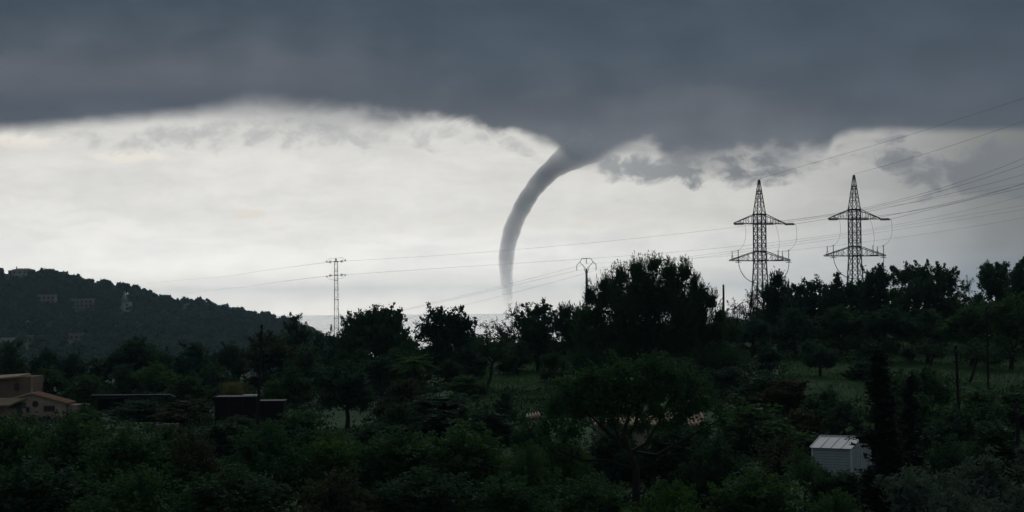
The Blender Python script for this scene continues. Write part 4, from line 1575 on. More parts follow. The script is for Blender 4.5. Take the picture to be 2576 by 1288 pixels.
# ---- prototypes for the wooded valley, unit height about 6 m, scaled per tree
def proto(kind):
    tm = MB()
    if kind.startswith('broad'):
        n = 9
        lobes = [(0, 0, 4.0, 1.5, 1.5, 1.3)]
        for i in range(n):
            a = 2 * math.pi * i / n + rng.uniform(-0.3, 0.3)
            r = rng.uniform(1.0, 1.75)
            s = rng.uniform(0.75, 1.15)
            lobes.append((r * math.cos(a), r * math.sin(a), rng.uniform(2.3 if kind == 'broad1' else 1.1, 4.6), s, s, s * 0.85))
        lobes.append((rng.uniform(-.4, .4), rng.uniform(-.4, .4), 5.0, 1.0, 1.0, 0.85))
        Q, CC = crown_lobes(lobes, 0.25, 0.55, 0.85, 0.32, 'broad', 0.8)
        branches(tm, (0, 0, 0), lobes, CC, 0.16, 40)
    elif kind.startswith('bush'):
        lobes = []
        for i in range(9):
            a = rng.uniform(0, 2 * math.pi)
            r = rng.uniform(0.2, 1.9)
            s = rng.uniform(0.9, 1.4)
            lobes.append((r * math.cos(a), r * math.sin(a), rng.uniform(0.9, 4.4) * (1.15 - r / 4), s, s, s * 1.05))
        lobes.append((0, 0, 4.4, 1.2, 1.2, 1.3))
        near = kind in ('bush3', 'bush4')
        Q, CC = crown_lobes(lobes, 0.15 if near else 0.24, 0.6 if near else 0.55, 2.0 if near else 0.85, 0.26 if near else 0.30, 'broad', 0.9)
        branches(tm, (0, 0, 0), lobes, CC, 0.10, 30, fork=0.15)
    elif kind == 'olive':
        lobes = []
        for i in range(11):
            a = 2 * math.pi * i / 11
            r = rng.uniform(0.6, 1.9)
            s = rng.uniform(0.7, 1.1)
            lobes.append((r * math.cos(a), r * math.sin(a), rng.uniform(2.4, 4.9), s, s, s * 1.0))
        Q, CC = crown_lobes(lobes, 0.24, 0.26, 1.5, 0.36, 'broad', 1.6, core=True)
        branches(tm, (0, 0, 0), lobes, CC, 0.2, 50)
    elif kind == 'crooked':
        lobes = [(0.9, 0, 4.3, 1.2, 1.2, 0.9), (-0.8, 0.3, 4.0, 1.1, 1.1, 0.9), (0.2, -0.6, 4.8, 1.2, 1.1, 0.9), (-0.2, 0.7, 3.6, 1.0, 1.0, 0.7), (1.5, 0.3, 3.6, 0.8, 0.8, 0.6),
                 (-1.5, -0.2, 3.7, 0.8, 0.8, 0.7)]
        Q, CC = crown_lobes(lobes, 0.22, 0.5, 0.6, 0.32, 'broad', 1.3, core=False)
        branches(tm, (0.9, 0, 0), lobes, CC, 0.16, 70, lean=-1.1, fork=0.5)
    elif kind == 'pine':
        lobes = [(0, 0, 4.6, 1.1, 1.1, 1.3), (0.9, 0.2, 3.6, 1.1, 1.1, 1.2), (-0.9, -0.2, 3.4, 1.2, 1.1, 1.3), (0.2, 1.0, 3.2, 1.1, 1.0, 1.2), (0.1, -1.0, 2.9, 1.2, 1.0, 1.1),
                 (1.3, 0, 2.2, 0.9, 0.9, 0.9), (-1.3, 0, 2.1, 0.9, 0.9, 0.9)]
        Q, CC = crown_lobes(lobes, 0.24, 0.28, 0.8, 0.36, 'pine')
        branches(tm, (0, 0, 0), lobes, CC, 0.16, 40)
    elif kind == 'cypress':
        lobes = []
        H = 12.0
        for i in range(46):
            f = (i + 0.5) / 46
            z = 0.25 + f * (H - 0.5)
            r = 0.98 * (min(1.0, f * 7 + 0.55)) * (1 - f) ** 0.62 + 0.10
            a = rng.uniform(0, 2 * math.pi)
            k = r * 0.42
            lobes.append((k * math.cos(a), k * math.sin(a), z, r * 0.72, r * 0.72, 0.5))
        Q, CC = crown_lobes(lobes, 0.17, 0.4, 1.7, 0.16, 'broad', 0.35, core=True)
        tm.tube([(0, 0, -0.3), (0, 0, 3), (0, 0, H - 1)], [0.24, 0.18, 0.04], 7)
        for i in rng.choice(len(CC), 60):
            e = CC[i]
            tm.tube([(0, 0, max(0.2, e[2] - 0.7)), e], [0.03, 0.012], 4, caps=False)
    elif kind == 'palm':
        Q = []
        tm.tube([(0, 0, -0.2), (0.05, 0, 1.6), (0.1, 0, 3.6)], [0.28, 0.24, 0.22], 8)
        for i in range(34):
            a = 2 * math.pi * i / 34 * 2.618
            up = rng.uniform(-0.1, 1.1)
            L = rng.uniform(1.7, 2.3)
            p = np.array([0.1, 0, 3.7]); d = np.array([math.cos(a) * math.cos(up), math.sin(a) * math.cos(up), math.sin(up)])
            pts = []
            for k in range(12):
                f = k / 11
                pts.append(p + d * L * f + np.array([0, 0, -0.95 * f * f]))
            pts = np.array(pts)
            for s in (-1, 1):
                sd = unit(np.cross(d, [0, 0, 1]))
                cc = pts[1:] + sd * s * 0.16
                Q.append(leaf_quads(cc, np.tile(sd * s * 0.8 + d * 0.7 + [0, 0, -0.35], (len(cc), 1)), 0.5, 0.09))
            tm.tube(list(pts), 0.02, 4, caps=False)
        Q = np.concatenate(Q)
    elif kind == 'reed':
        n = 420
        c = rng.normal(size=(n, 3)) * [1.5, 0.8, 0]
        Q = []
        for k in range(5):
            h = rng.uniform(0.3, 1.0, n)
            cc = c + np.stack([rng.normal(size=n) * 0.1, rng.normal(size=n) * 0.1, 0.7 + h * 3.4], 1)
            Q.append(leaf_quads(cc, rng.normal(size=(n, 3)) * 0.35 + [0, 0, 1.0], rng.uniform(0.6, 1.1, n), 0.07))
        Q = np.concatenate(Q)
        for i in range(90):
            tm.tube([c[i], c[i] + [rng.normal() * 0.15, rng.normal() * 0.15, rng.uniform(2.5, 4.6)]], [0.02, 0.01], 4, caps=False)
    elif kind == 'bare':
        lobes = [(0, 0, 3.8, 1.3, 1.2, 1.2), (1.0, 0, 3.2, 1.0, 1.0, 1.0), (-1.0, 0.2, 3.2, 1.0, 1.0, 1.0), (0.2, 0, 2.2, 1.3, 1.2, 0.9)]
        Q, CC = crown_lobes(lobes, 0.19, 0.5, 1.2, 0.34, 'sparse', 1.5, core=False)
        branches(tm, (0, 0, 0), lobes, CC, 0.12, 170, fork=0.3)
    mx = Q.reshape(-1, 3)
    W = np.percentile(np.abs(mx[:, 0]), 97) * 2
    H = np.percentile(mx[:, 2], 99.6)
    return tm.mesh('trunk_' + kind), Q, W, H


PROTO = {}
CROWN = {}


def get(kind, mat):
    if kind not in PROTO:
        PROTO[kind] = proto(kind)
    tm, Q, W, H = PROTO[kind]
    if (kind, mat) not in CROWN:
        me = quads_mesh('crown_' + kind, Q)
        me.materials.append(MT[mat])
        CROWN[kind, mat] = me
    return tm, CROWN[kind, mat], W, H


NAMES = {'broad': 'broadleaf_tree', 'bush': 'bush', 'olive': 'olive_tree', 'crooked': 'crooked_tree', 'pine': 'pine_tree', 'cypress': 'cypress_tree',
         'palm': 'palm_tree', 'reed': 'reed_clump', 'bare': 'bare_tree'}


def plant(kind, px, top, wpx, D, label, mat='leaf', group='trees and bushes of the dark valley', rz=None):
    tm, cm, W, H = get(kind, mat)
    b = at(px, 0, D)
    gz = float(gh(b.x, D)) - 0.1
    h = at(px, top, D).z - gz
    w = wpx / F * D
    base = kind.rstrip('0123456789')
    nm = ('foliage', 'stem') if base in ('bush', 'reed') else ('crown', 'trunk')
    cat = {'bush': 'bush', 'reed': 'reeds'}.get(base, 'tree')
    sx = w / W
    if base in ('broad', 'olive'):
        sx = min(sx, 1.3 * h / H)
    return tree_thing(NAMES[base], (b.x, D, gz), label, cat, group, tm, cm, (nm[1], nm[0]),
                      rng.uniform(0, 6.28) if rz is None else rz, (sx, sx, h / H))


for a in [
    ('bush1', 870, 838, 110, 268, 'dark bush behind the lattice pole\'s right leg', 'leaf_dark'),
    ('bush2', 1030, 842, 100, 262, 'dark bush closing the gap between round tree and open-crowned tree', 'leaf_dark'),
    ('bush1', 1100, 850, 130, 266, 'dark bush low behind the open-crowned tree', 'leaf_dark'),
    ('bush2', 1195, 838, 100, 264, 'dark bush closing the gap right of the open-crowned tree', 'leaf_dark'),
    ('bush1', 1268, 836, 100, 266, 'dark bush behind the two wispy trees at the waterspout foot', 'leaf_dark'),
    ('bush2', 1350, 826, 110, 262, 'dark bush behind the lumpy tree', 'leaf_dark'),
    ('bush1', 1440, 818, 120, 262, 'dark bush behind the upright-shoot bush', 'leaf_dark'),
    ('bush1', 1560, 812, 170, 226, 'dark bush behind the left of the big pine\'s trunk', 'leaf_dark'),
    ('bush2', 1690, 808, 190, 228, 'dark bush behind the right of the big pine\'s trunk', 'leaf_dark'),
    ('bush2', 1830, 792, 110, 262, 'dark bush behind the short post right of the big pine', 'leaf_dark'),
    ('bush1', 1910, 780, 120, 268, 'dark bush behind the feathery tree at the left pylon', 'leaf_dark'),
    ('bush2', 1990, 752, 120, 264, 'dark bush right of the left pylon\'s hidden feet', 'leaf_dark'),
    ('bush1', 2080, 742, 120, 264, 'dark bush between the low tree and the knobbly tree', 'leaf_dark'),
    ('bush2', 2165, 735, 110, 266, 'dark bush hiding the right pylon\'s feet', 'leaf_dark'),
    ('bush1', 2260, 728, 120, 262, 'dark bush between the leafy tree and the wide tree', 'leaf_dark'),
    ('bush2', 2400, 738, 110, 262, 'dark bush behind the right end of the wide tree', 'leaf_dark'),
    ('bush1', 2460, 740, 90, 264, 'dark bush behind the bare thin-twigged tree', 'leaf_dark'),
    ('bush2', 2540, 715, 100, 262, 'dark bush between the round-topped tree and the edge tree', 'leaf_dark'),
]:
    plant(*a[:6], a[6], 'bushes closing the skyline gaps')

G_BACK = 'dark trees in front of the far hill'
for a in [
    ('broad4', 26, 862, 100, 262, 'dark tree at the left edge in front of the hill, above the tall house', 'leaf_dark'),
    ('broad2', 118, 878, 84, 266, 'dark tree second from left in front of the hill', 'leaf_dark'),
    ('broad3', 180, 885, 70, 268, 'small dark tree third from left in front of the hill', 'leaf_dark'),
    ('bush1', 238, 902, 90, 264, 'low dark bush fourth from left in front of the hill', 'leaf_dark'),
    ('broad2', 330, 851, 150, 262, 'broad dark tree standing highest among those in front of the hill\'s middle', 'leaf_dark'),
    ('bush2', 410, 882, 80, 258, 'dark bush filling the gap right of the broad tree before the hill', 'leaf_dark'),
    ('broad4', 485, 863, 140, 260, 'wide rounded dark tree in front of the hill above the reeds', 'leaf_dark'),
    ('broad3', 585, 864, 95, 256, 'dark tree left of the leaning post top', 'leaf_dark'),
    ('broad2', 682, 838, 150, 252, 'dark brownish tree behind the leaning post', 'sparse'),
    ('bush1', 800, 836, 70, 285, 'small bush on the skyline left of the lattice pole foot', 'leaf_dark'),
    ('bush2', 832, 829, 50, 280, 'little round bush touching the lattice pole on its left', 'leaf_dark'),
    ('broad4', 770, 870, 110, 248, 'dark tree left of the lattice pole, below the skyline bushes', 'leaf_dark'),
]:
    plant(*a[:6], a[6], G_BACK)

for a in [
    # left middle
    ('broad3', 130, 925, 130, 246, 'dark tree right behind the gabled house', 'leaf_dark'),
    ('bush1', 222, 945, 130, 240, 'dark bush between the gabled house and the open shelter', 'leaf'),
    ('broad4', 310, 918, 120, 245, 'dark tree behind the left end of the open shelter', 'leaf_dark'),
    ('broad2', 398, 912, 110, 243, 'lighter green tree behind the open shelter\'s right end', 'leaf_light'),
    ('bush2', 470, 940, 110, 235, 'green bush between the open shelter and the reeds', 'leaf'),
    ('reed', 585, 958, 110, 228, 'clump of yellowish reeds behind the netted shed', 'reed'),
    ('broad3', 545, 915, 120, 246, 'dark tree rising behind the reeds', 'leaf_dark'),
    ('broad4', 735, 925, 130, 225, 'dark tree right of the netted shed roof', 'leaf_dark'),
    ('bush2', 690, 950, 80, 224, 'pale green bush just behind the leaning post', 'leaf_light'),
    ('bush1', 345, 1008, 190, 205, 'dark bush in front of the open shelter', 'leaf_dark'),
    ('bush2', 470, 1000, 150, 200, 'dark bush left of the netted shed', 'sparse'),
    ('bush1', 210, 1015, 70, 205, 'bush against the right wall of the gabled house', 'leaf'),
    ('bush2', 215, 1030, 120, 180, 'dark bush below the gabled house\'s annex', 'leaf'),
    ('bush1', 755, 1035, 190, 150, 'mid green bush below the netted shed', 'leaf'),
    ('bush2', 560, 1058, 180, 152, 'bush below the netted shed\'s left corner', 'leaf_dark'),
    # centre middle
    ('broad1', 870, 912, 210, 172, 'wide dark tree with bare trunk above a pale grass patch', 'leaf_dark'),
    ('palm', 1040, 892, 100, 205, 'small palm with drooping fronds below the round skyline tree', 'leaf_light'),
    ('broad3', 955, 895, 110, 212, 'dark tree left of the palm', 'leaf_dark'),
    ('broad2', 1125, 905, 120, 214, 'dark tree right of the palm', 'leaf_dark'),
    ('bush1', 1015, 955, 150, 178, 'greyish bush below the palm', 'sparse'),
    ('crooked', 1240, 835, 120, 205, 'crooked tree with leaning bare trunk on the central meadow', 'leaf_dark'),
    ('bush2', 1170, 940, 100, 190, 'dark bush left of the crooked trunk', 'leaf'),
    ('bush2', 1110, 985, 250, 150, 'wide dark spreading bush below the palm', 'leaf_dark'),
    ('bush1', 1265, 985, 60, 165, 'small dark round bush on the grass left of the central tree', 'leaf_dark'),
    ('bush2', 1225, 1025, 130, 140, 'dark bush left of the tile-capped hut', 'leaf_dark'),
    ('broad3', 1390, 885, 130, 212, 'dark tree at the left flank of the big pine', 'leaf_dark'),
    ('broad4', 1500, 900, 170, 206, 'dark tree under the left side of the big pine', 'leaf_dark'),
    ('broad2', 1800, 850, 170, 214, 'dark tree under the right side of the big pine', 'leaf_dark'),
    ('bush1', 1700, 900, 190, 190, 'dark bush at the foot of the big pine', 'leaf_dark'),
    ('bush1', 1300, 860, 100, 222, 'dark bush at the upper left of the central meadow', 'leaf_dark'),
    ('bush2', 1010, 870, 110, 218, 'dark bush under the right side of the round skyline tree', 'leaf_dark'),
    ('bush2', 1170, 868, 120, 220, 'dark bush under the open-crowned skyline tree', 'leaf_dark'),
    ('bush1', 905, 880, 120, 220, 'dark bush right of the lattice pole\'s legs', 'leaf_dark'),
    ('bush1', 935, 1068, 160, 130, 'dark bush right of the pale grass patch', 'leaf_dark'),
    ('bush2', 785, 1068, 160, 128, 'dark bush left of the pale grass patch', 'leaf_dark'),
    ('bush1', 1000, 1015, 150, 146, 'dark bush under the right of the bare-trunked tree', 'leaf_dark'),
    ('bush1', 418, 1070, 120, 140, 'dark bush in front of the crumbling stone wall', 'leaf'),
    ('bush2', 1450, 945, 160, 172, 'dark bush behind the left of the central tree\'s crown', 'leaf_dark'),
    # right middle
    ('bush1', 1835, 925, 160, 178, 'dark bush behind the right of the central tree\'s crown', 'leaf_dark'),
    ('bush2', 1915, 940, 150, 170, 'dark bush left of the russet-tinged bush', 'leaf_dark'),
    ('bush1', 2040, 1000, 130, 150, 'dark bush below the right meadow, left of the grassy bank', 'leaf'),
    ('bush2', 2255, 935, 120, 168, 'dark bush just right of the tall cypress top', 'leaf_dark'),
    ('bush1', 2300, 990, 160, 140, 'dark bush behind the shorter cypress', 'leaf_dark'),
    ('bush2', 2480, 1005, 130, 140, 'dark bush below the meadow post', 'leaf_dark'),
    ('broad3', 1890, 800, 150, 226, 'dark tree below the left pylon\'s feet', 'leaf_dark'),
    ('broad4', 2000, 775, 160, 224, 'dark tree below the gap between the pylons', 'leaf_dark'),
    ('broad2', 2110, 770, 160, 222, 'dark tree below the right pylon\'s feet', 'leaf_dark'),
    ('broad3', 2225, 772, 150, 220, 'dark tree below and right of the right pylon', 'leaf_dark'),
    ('broad4', 2330, 778, 150, 222, 'dark tree below the wide skyline tree', 'leaf_dark'),
    ('broad2', 2440, 765, 140, 216, 'greenish tree left of the right-hand meadow post', 'leaf'),
    ('broad3', 2540, 742, 150, 210, 'mid green tree near the right edge behind the meadow post', 'leaf'),
    ('broad2', 1930, 870, 150, 200, 'dark tree standing between the big pine and the right meadow', 'leaf_dark'),
    ('olive', 2060, 858, 150, 196, 'dull grey-green tree with slim trunk at the left of the right meadow', 'leaf_dark'),
    ('crooked', 2345, 850, 120, 205, 'crooked bare-trunked tree on the upper right meadow', 'leaf_dark'),
    ('bush2', 2165, 905, 90, 196, 'dark bush above the grassy bank left of the tall cypress', 'leaf_dark'),
    ('crooked', 2455, 850, 110, 196, 'slim leaning tree beside the meadow post', 'leaf_dark'),
    ('bush1', 1975, 955, 180, 165, 'russet-tinged bush left of the grassy bank', 'russet'),
    ('bush2', 2075, 975, 110, 160, 'bush on the lower left of the grassy bank', 'leaf'),
    ('bush2', 1885, 1010, 230, 140, 'dark green bush right of the central tree crown', 'leaf'),
    ('bush1', 2010, 1035, 190, 142, 'reddish brown bush above the metal shed', 'russet'),
    ('broad4', 2120, 1010, 190, 148, 'dark tree right behind the metal shed', 'leaf_dark'),
    ('broad3', 2330, 925, 190, 160, 'dark tree between the cypresses and the tilted post', 'leaf'),
    ('bush1', 2450, 985, 170, 155, 'dark bush right of the tilted post', 'leaf'),
    ('bush2', 2550, 975, 130, 158, 'dark bush at the right edge below the meadow', 'leaf'),
    ('broad2', 2390, 1030, 210, 132, 'dark tree in front of the tilted post', 'leaf_dark'),
    ('bush2', 2500, 1050, 170, 126, 'dark bush behind the short right-edge post', 'leaf_dark'),
]:
    plant(*a)

G_FRONT = 'bushes and trees of the near foreground'
for a in [
    ('bush3', 40, 1056, 260, 118, 'dense green bush at the left edge below the porch', 'leaf'),
    ('bush4', 190, 1046, 250, 116, 'dense green bush right below the gabled house front', 'leaf'),
    ('bush3', 330, 1078, 260, 106, 'dense green bush below the sloping stone wall', 'leaf'),
    ('bush4', 480, 1088, 230, 108, 'dull brownish bush below the crumbling stone wall', 'sparse'),
    ('bush4', 660, 1068, 270, 112, 'green leafy bush below the leaning post', 'leaf'),
    ('bush4', 830, 1095, 250, 112, 'green bush below the pale grass patch', 'leaf_light'),
    ('bush3', 1000, 1085, 260, 110, 'broad green bush left of the near centre, below the wide dark bush', 'leaf'),
    ('bush3', 1165, 1075, 270, 108, 'green leafy bush left below the tile-capped hut', 'leaf'),
    ('bush4', 1320, 1120, 200, 98, 'green bush left of the central tree\'s trunk', 'leaf'),
    ('bush3', 90, 1165, 330, 92, 'near green bush at the bottom left corner', 'leaf_dark'),
    ('bush4', 340, 1180, 330, 90, 'near bush second from left along the bottom edge', 'leaf'),
    ('bush3', 590, 1185, 320, 90, 'near bush third from left along the bottom edge', 'leaf_dark'),
    ('bush4', 830, 1190, 310, 90, 'near dull bush fourth from left along the bottom edge', 'sparse'),
    ('bush3', 1060, 1190, 310, 90, 'near bush fifth from left along the bottom edge', 'leaf_dark'),
    ('bush4', 1270, 1200, 280, 90, 'near bush sixth from left along the bottom edge', 'leaf'),
    ('bush3', 1480, 1205, 240, 88, 'near bush left of the central trunk along the bottom edge', 'leaf'),
    ('bush4', 1690, 1215, 250, 86, 'near bush right of the central trunk along the bottom edge', 'leaf_light'),
    ('bush3', 1890, 1190, 270, 88, 'near bush below and left of the metal shed', 'leaf'),
    ('bare', 1950, 1090, 180, 108, 'half-bare twiggy tree left of the metal shed', 'sparse'),
    ('crooked', 2018, 1122, 140, 104, 'slim tree with leaning trunk in front of the metal shed\'s left end', 'leaf'),
    ('bush3', 2118, 1186, 120, 116, 'small dark bush at the foot of the metal shed', 'leaf_dark'),
    ('bush4', 600, 1046, 130, 166, 'dark bush hiding the foot of the netted shed', 'leaf_dark'),
    ('bush4', 2090, 1238, 230, 86, 'near bush below the metal shed', 'leaf'),
    ('bush3', 2052, 1172, 80, 116, 'small bush hiding the metal shed\'s lower wall', 'leaf_dark'),
    ('bush4', 1530, 1074, 210, 117, 'dark bush hiding the lower left wall of the tiled house', 'leaf_dark'),
    ('bush3', 1700, 1070, 200, 117, 'dark bush hiding the lower right wall of the tiled house', 'leaf_dark'),
    ('bush4', 1425, 1090, 170, 112, 'dark bush between the tile-capped hut and the tiled house', 'leaf'),
    ('bush3', 1330, 1062, 120, 118, 'dark bush hiding the lower part of the tile-capped hut', 'leaf_dark'),
    ('olive', 2490, 1105, 330, 88, 'large silvery olive tree in the bottom right corner', 'olive'),
    ('olive', 2375, 1190, 240, 82, 'smaller silvery olive bush right of the cypresses', 'olive'),
    ('bush3', 2385, 1110, 150, 104, 'dark bush between the cypresses and the large olive', 'leaf_dark'),
    ('bush4', 1790, 1105, 190, 112, 'dark bush right of the central tree\'s trunk', 'leaf_dark'),
]:
    plant(*a[:6], a[6], G_FRONT)
plant('cypress', 2207, 885, 138, 106, 'tall dark cypress beside the metal shed, taller of the two', 'cypress', 'dark cypresses')
plant('cypress', 2284, 950, 92, 110, 'shorter slim dark cypress right of the tall one', 'cypress', 'dark cypresses')


# ------------------------------------------------------------------ ground cover
def scatter_cover():
    n = 5200
    D = np.sqrt(rng.uniform(75 ** 2, 335 ** 2, n))
    px = rng.uniform(-120, 2700, n)
    x = (px - 1288) / F * D
    # leave the meadows open
    py = hz(px) - (gh(x, D) - CZ) / D * F
    mead = np.zeros(n, bool)
    for (x0, x1, y0, y1) in ((1190, 1370, 880, 990), (1990, 2185, 915, 1010), (2240, 2420, 862, 945), (2430, 2600, 915, 985), (820, 920, 1040, 1085)):
        mead |= (px > x0) & (px < x1) & (py > y0) & (py < y1)
    mead |= (px > 2030) & (px < 2200) & (D > 112) & (D < 130)
    k = ~mead
    x, D = x[k], D[k]
    n = len(x)
    z = gh(x, D)
    m = 26
    s = rng.uniform(0.4, 1.15, (n, 1, 1))
    off = rng.normal(size=(n, m, 3)) * np.array([0.75, 0.75, 0.38]) * s
    off[..., 2] = np.abs(off[..., 2])
    c = np.stack([x, D, z], 1)[:, None, :] + off
    c = c.reshape(-1, 3)
    Q = leaf_quads(c, rng.normal(size=(len(c), 3)) + [0, 0, 0.6], rng.uniform(0.2, 0.42, len(c)), 0.16)
    me = quads_mesh('undergrowth', Q)
    o = link_mesh('undergrowth', me, MT['cypress'])
    tag(o, 'low dark scrub covering the slopes between the trees', 'scrub', None, 'stuff')
    # meadow grass
    n = 60000
    px = np.concatenate([rng.uniform(1170, 1400, n // 4), rng.uniform(1960, 2620, n - n // 4)])
    D = np.concatenate([rng.uniform(165, 262, n // 4), rng.uniform(140, 262, n - n // 4)])
    x = (px - 1288) / F * D
    c = np.stack([x, D, gh(x, D) + 0.12], 1)
    Q = leaf_quads(c, rng.normal(size=(n, 3)) * 0.45 + [0, 0, 1], rng.uniform(0.22, 0.5, n), 0.05)
    o = link_mesh('grass', quads_mesh('grass', Q), MT['leaf'])
    tag(o, 'short green meadow grass on the terraces', 'grass', None, 'stuff')


scatter_cover()


# ------------------------------------------------------------------ far hill wood
def ico_blob():
    """low dome of big leaf faces"""
    d = unit(rng.normal(size=(46, 3)) + [0, 0, 0.35])
    return leaf_quads(d * rng.uniform(0.6, 0.95, (46, 1)), rng.normal(size=(46, 3)), 0.62, 0.5, 0.1)


BLOBS = [ico_blob() for _ in range(6)]


def hill_forest():
    n = 5200
    px = rng.uniform(-160, 880, n)
    D = 1300 + (rng.uniform(0, 1, n) ** 0.8) * 715
    z = hill_z(px, D)
    # gaps round the houses so that they show
    py = hz(px) - (z + 4 - CZ) / D * F
    keep = np.ones(n, bool)
    for (x0, x1, y0, y1) in ((92, 140, 738, 768), (176, 234, 748, 784), (296, 330, 730, 790), (48, 78, 802, 818), (0, 42, 846, 866), (56, 94, 842, 862), (160, 212, 836, 858),
                             (450, 480, 766, 784), (28, 84, 676, 702), (0, 40, 686, 704)):
        keep &= ~((px > x0) & (px < x1) & (py > y0) & (py < y1))
    px, D, z = px[keep], D[keep], z[keep]
    x = (px - 1288) / F * D
    Qs = []
    for i in range(len(x)):
        b = BLOBS[i % 6]
        r = rng.uniform(2.2, 4.4) if D[i] < 1880 else rng.uniform(2.4, 5.6)
        h = rng.uniform(0.75, 1.25)
        a = rng.uniform(0, 6.28)
        ca, sa = math.cos(a), math.sin(a)
        q = b.copy()
        X, Yq = q[..., 0] * ca - q[..., 1] * sa, q[..., 0] * sa + q[..., 1] * ca
        q[..., 0], q[..., 1] = X * r + x[i], Yq * r + D[i]
        q[..., 2] = q[..., 2] * r * h + z[i] + r * h * 0.75
        Qs.append(q)
    me = quads_mesh('hill_forest', np.concatenate(Qs))
    o = link_mesh('hill_forest', me, MT['far'])
    tag(o, 'dense dark wood covering the far hill', 'wood', None, 'stuff')


hill_forest()


def far_tree(px, top, wpx, label, style='broad', D=1992.0):
    u = D / F
    gz = float(hill_z(px, D))
    b = at(px, top, D)
    h = b.z - gz
    w = wpx * u
    root_x = b.x
    if style == 'cypress':
        lobes = [(0, 0, h * f, w * 0.5 * (1 - f) + 0.3, w * 0.5 * (1 - f) + 0.3, h * 0.12) for f in np.linspace(0.1, 0.95, 9)]
    else:
        n = 6
        lobes = [(0, 0, h - w * 0.26, w * 0.32, w * 0.32, w * 0.25)]
        for i in range(n):
            a = 2 * math.pi * i / n + px
            lobes.append((w * 0.27 * math.cos(a), w * 0.27 * math.sin(a), h - w * rng.uniform(0.33, 0.5), w * 0.22, w * 0.22, w * 0.2))
            lobes.append((w * 0.3 * math.cos(a + 1), w * 0.3 * math.sin(a + 1), max(w * 0.15, h - w * 0.7), w * 0.2, w * 0.2, w * 0.22))
    Q, CC = crown_lobes(lobes, 0.75, 0.6, 0.28, 0.8, 'broad', 0.9, core=False)
    core = []
    for (x, y, z, rx, ry, rz) in lobes:
        d, p = shell_points(40, 0.1, 0.8)
        core.append(leaf_quads(np.array([x, y, z]) + p * [rx, ry, rz], rng.normal(size=(40, 3)), rx * 0.9, rx * 0.8))
    Q = np.concatenate([Q] + core)
    cm = quads_mesh('crown', Q)
    cm.materials.append(MT['far'])
    mb = MB()
    mb.tube([(0, 0, -1), (0, 0, h * 0.5), (0, 0, h * 0.8)], [0.5, 0.35, 0.15], 6)
    for l in lobes[:7]:
        mb.tube([(0, 0, h * 0.35), l[:3]], [0.25, 0.1], 4)
    tree_thing('cypress_tree' if style == 'cypress' else 'hill_pine', (root_x, D, gz), label, 'tree', 'trees on the hill skyline', mb.mesh('trunk'), cm)


far_tree(128, 676, 46, 'biggest rounded pine on the hill top, right of the villa')
far_tree(150, 684, 40, 'pine leaning against the biggest hill-top pine on its right')
far_tree(170, 690, 36, 'pine at the right end of the hill-top pine clump')
far_tree(202, 698, 34, 'rounded pine on the hill skyline after the first dip')
far_tree(222, 702, 34, 'second rounded pine of the pair after the first dip on the hill skyline')
far_tree(250, 710, 30, 'small pine on the hill skyline above the apartment house')
far_tree(272, 712, 26, 'upright small pine on the hill skyline above the pale narrow house')
far_tree(296, 716, 30, 'pine on the hill skyline above the small white house')
far_tree(318, 713, 26, 'left pine of a notched pair on the hill skyline')
far_tree(340, 716, 28, 'right pine of a notched pair on the hill skyline')
far_tree(385, 744, 34, 'low rounded tree midway down the hill skyline')
far_tree(415, 742, 48, 'bulky rounded pine on the hill skyline left of the flat-roofed house')
far_tree(440, 768, 20, 'little tree directly left of the flat-roofed skyline house')
far_tree(488, 763, 18, 'little tree directly right of the flat-roofed skyline house')
far_tree(505, 756, 6, 'thin pointed cypress on the hill skyline', 'cypress')
far_tree(434, 761, 4, 'tiny pointed cypress just right of the bulky pine on the hill', 'cypress')
far_tree(530, 760, 44, 'bulky leaning pine left of the gap with masts')
far_tree(574, 772, 32, 'tree with a steep left edge right of the gap with masts')
far_tree(598, 778, 30, 'rounded tree second right of the gap with masts')
far_tree(622, 784, 30, 'rounded tree third right of the gap with masts')
far_tree(650, 796, 30, 'low tree on the descending hill end before the sea')
far_tree(685, 808, 30, 'low tree farthest right on the descending hill end')
far_tree(60, 688, 30, 'dark tree in front of the villa on the hill top')
far_tree(100, 690, 26, 'small dark tree between the villa and the biggest hill-top pine')


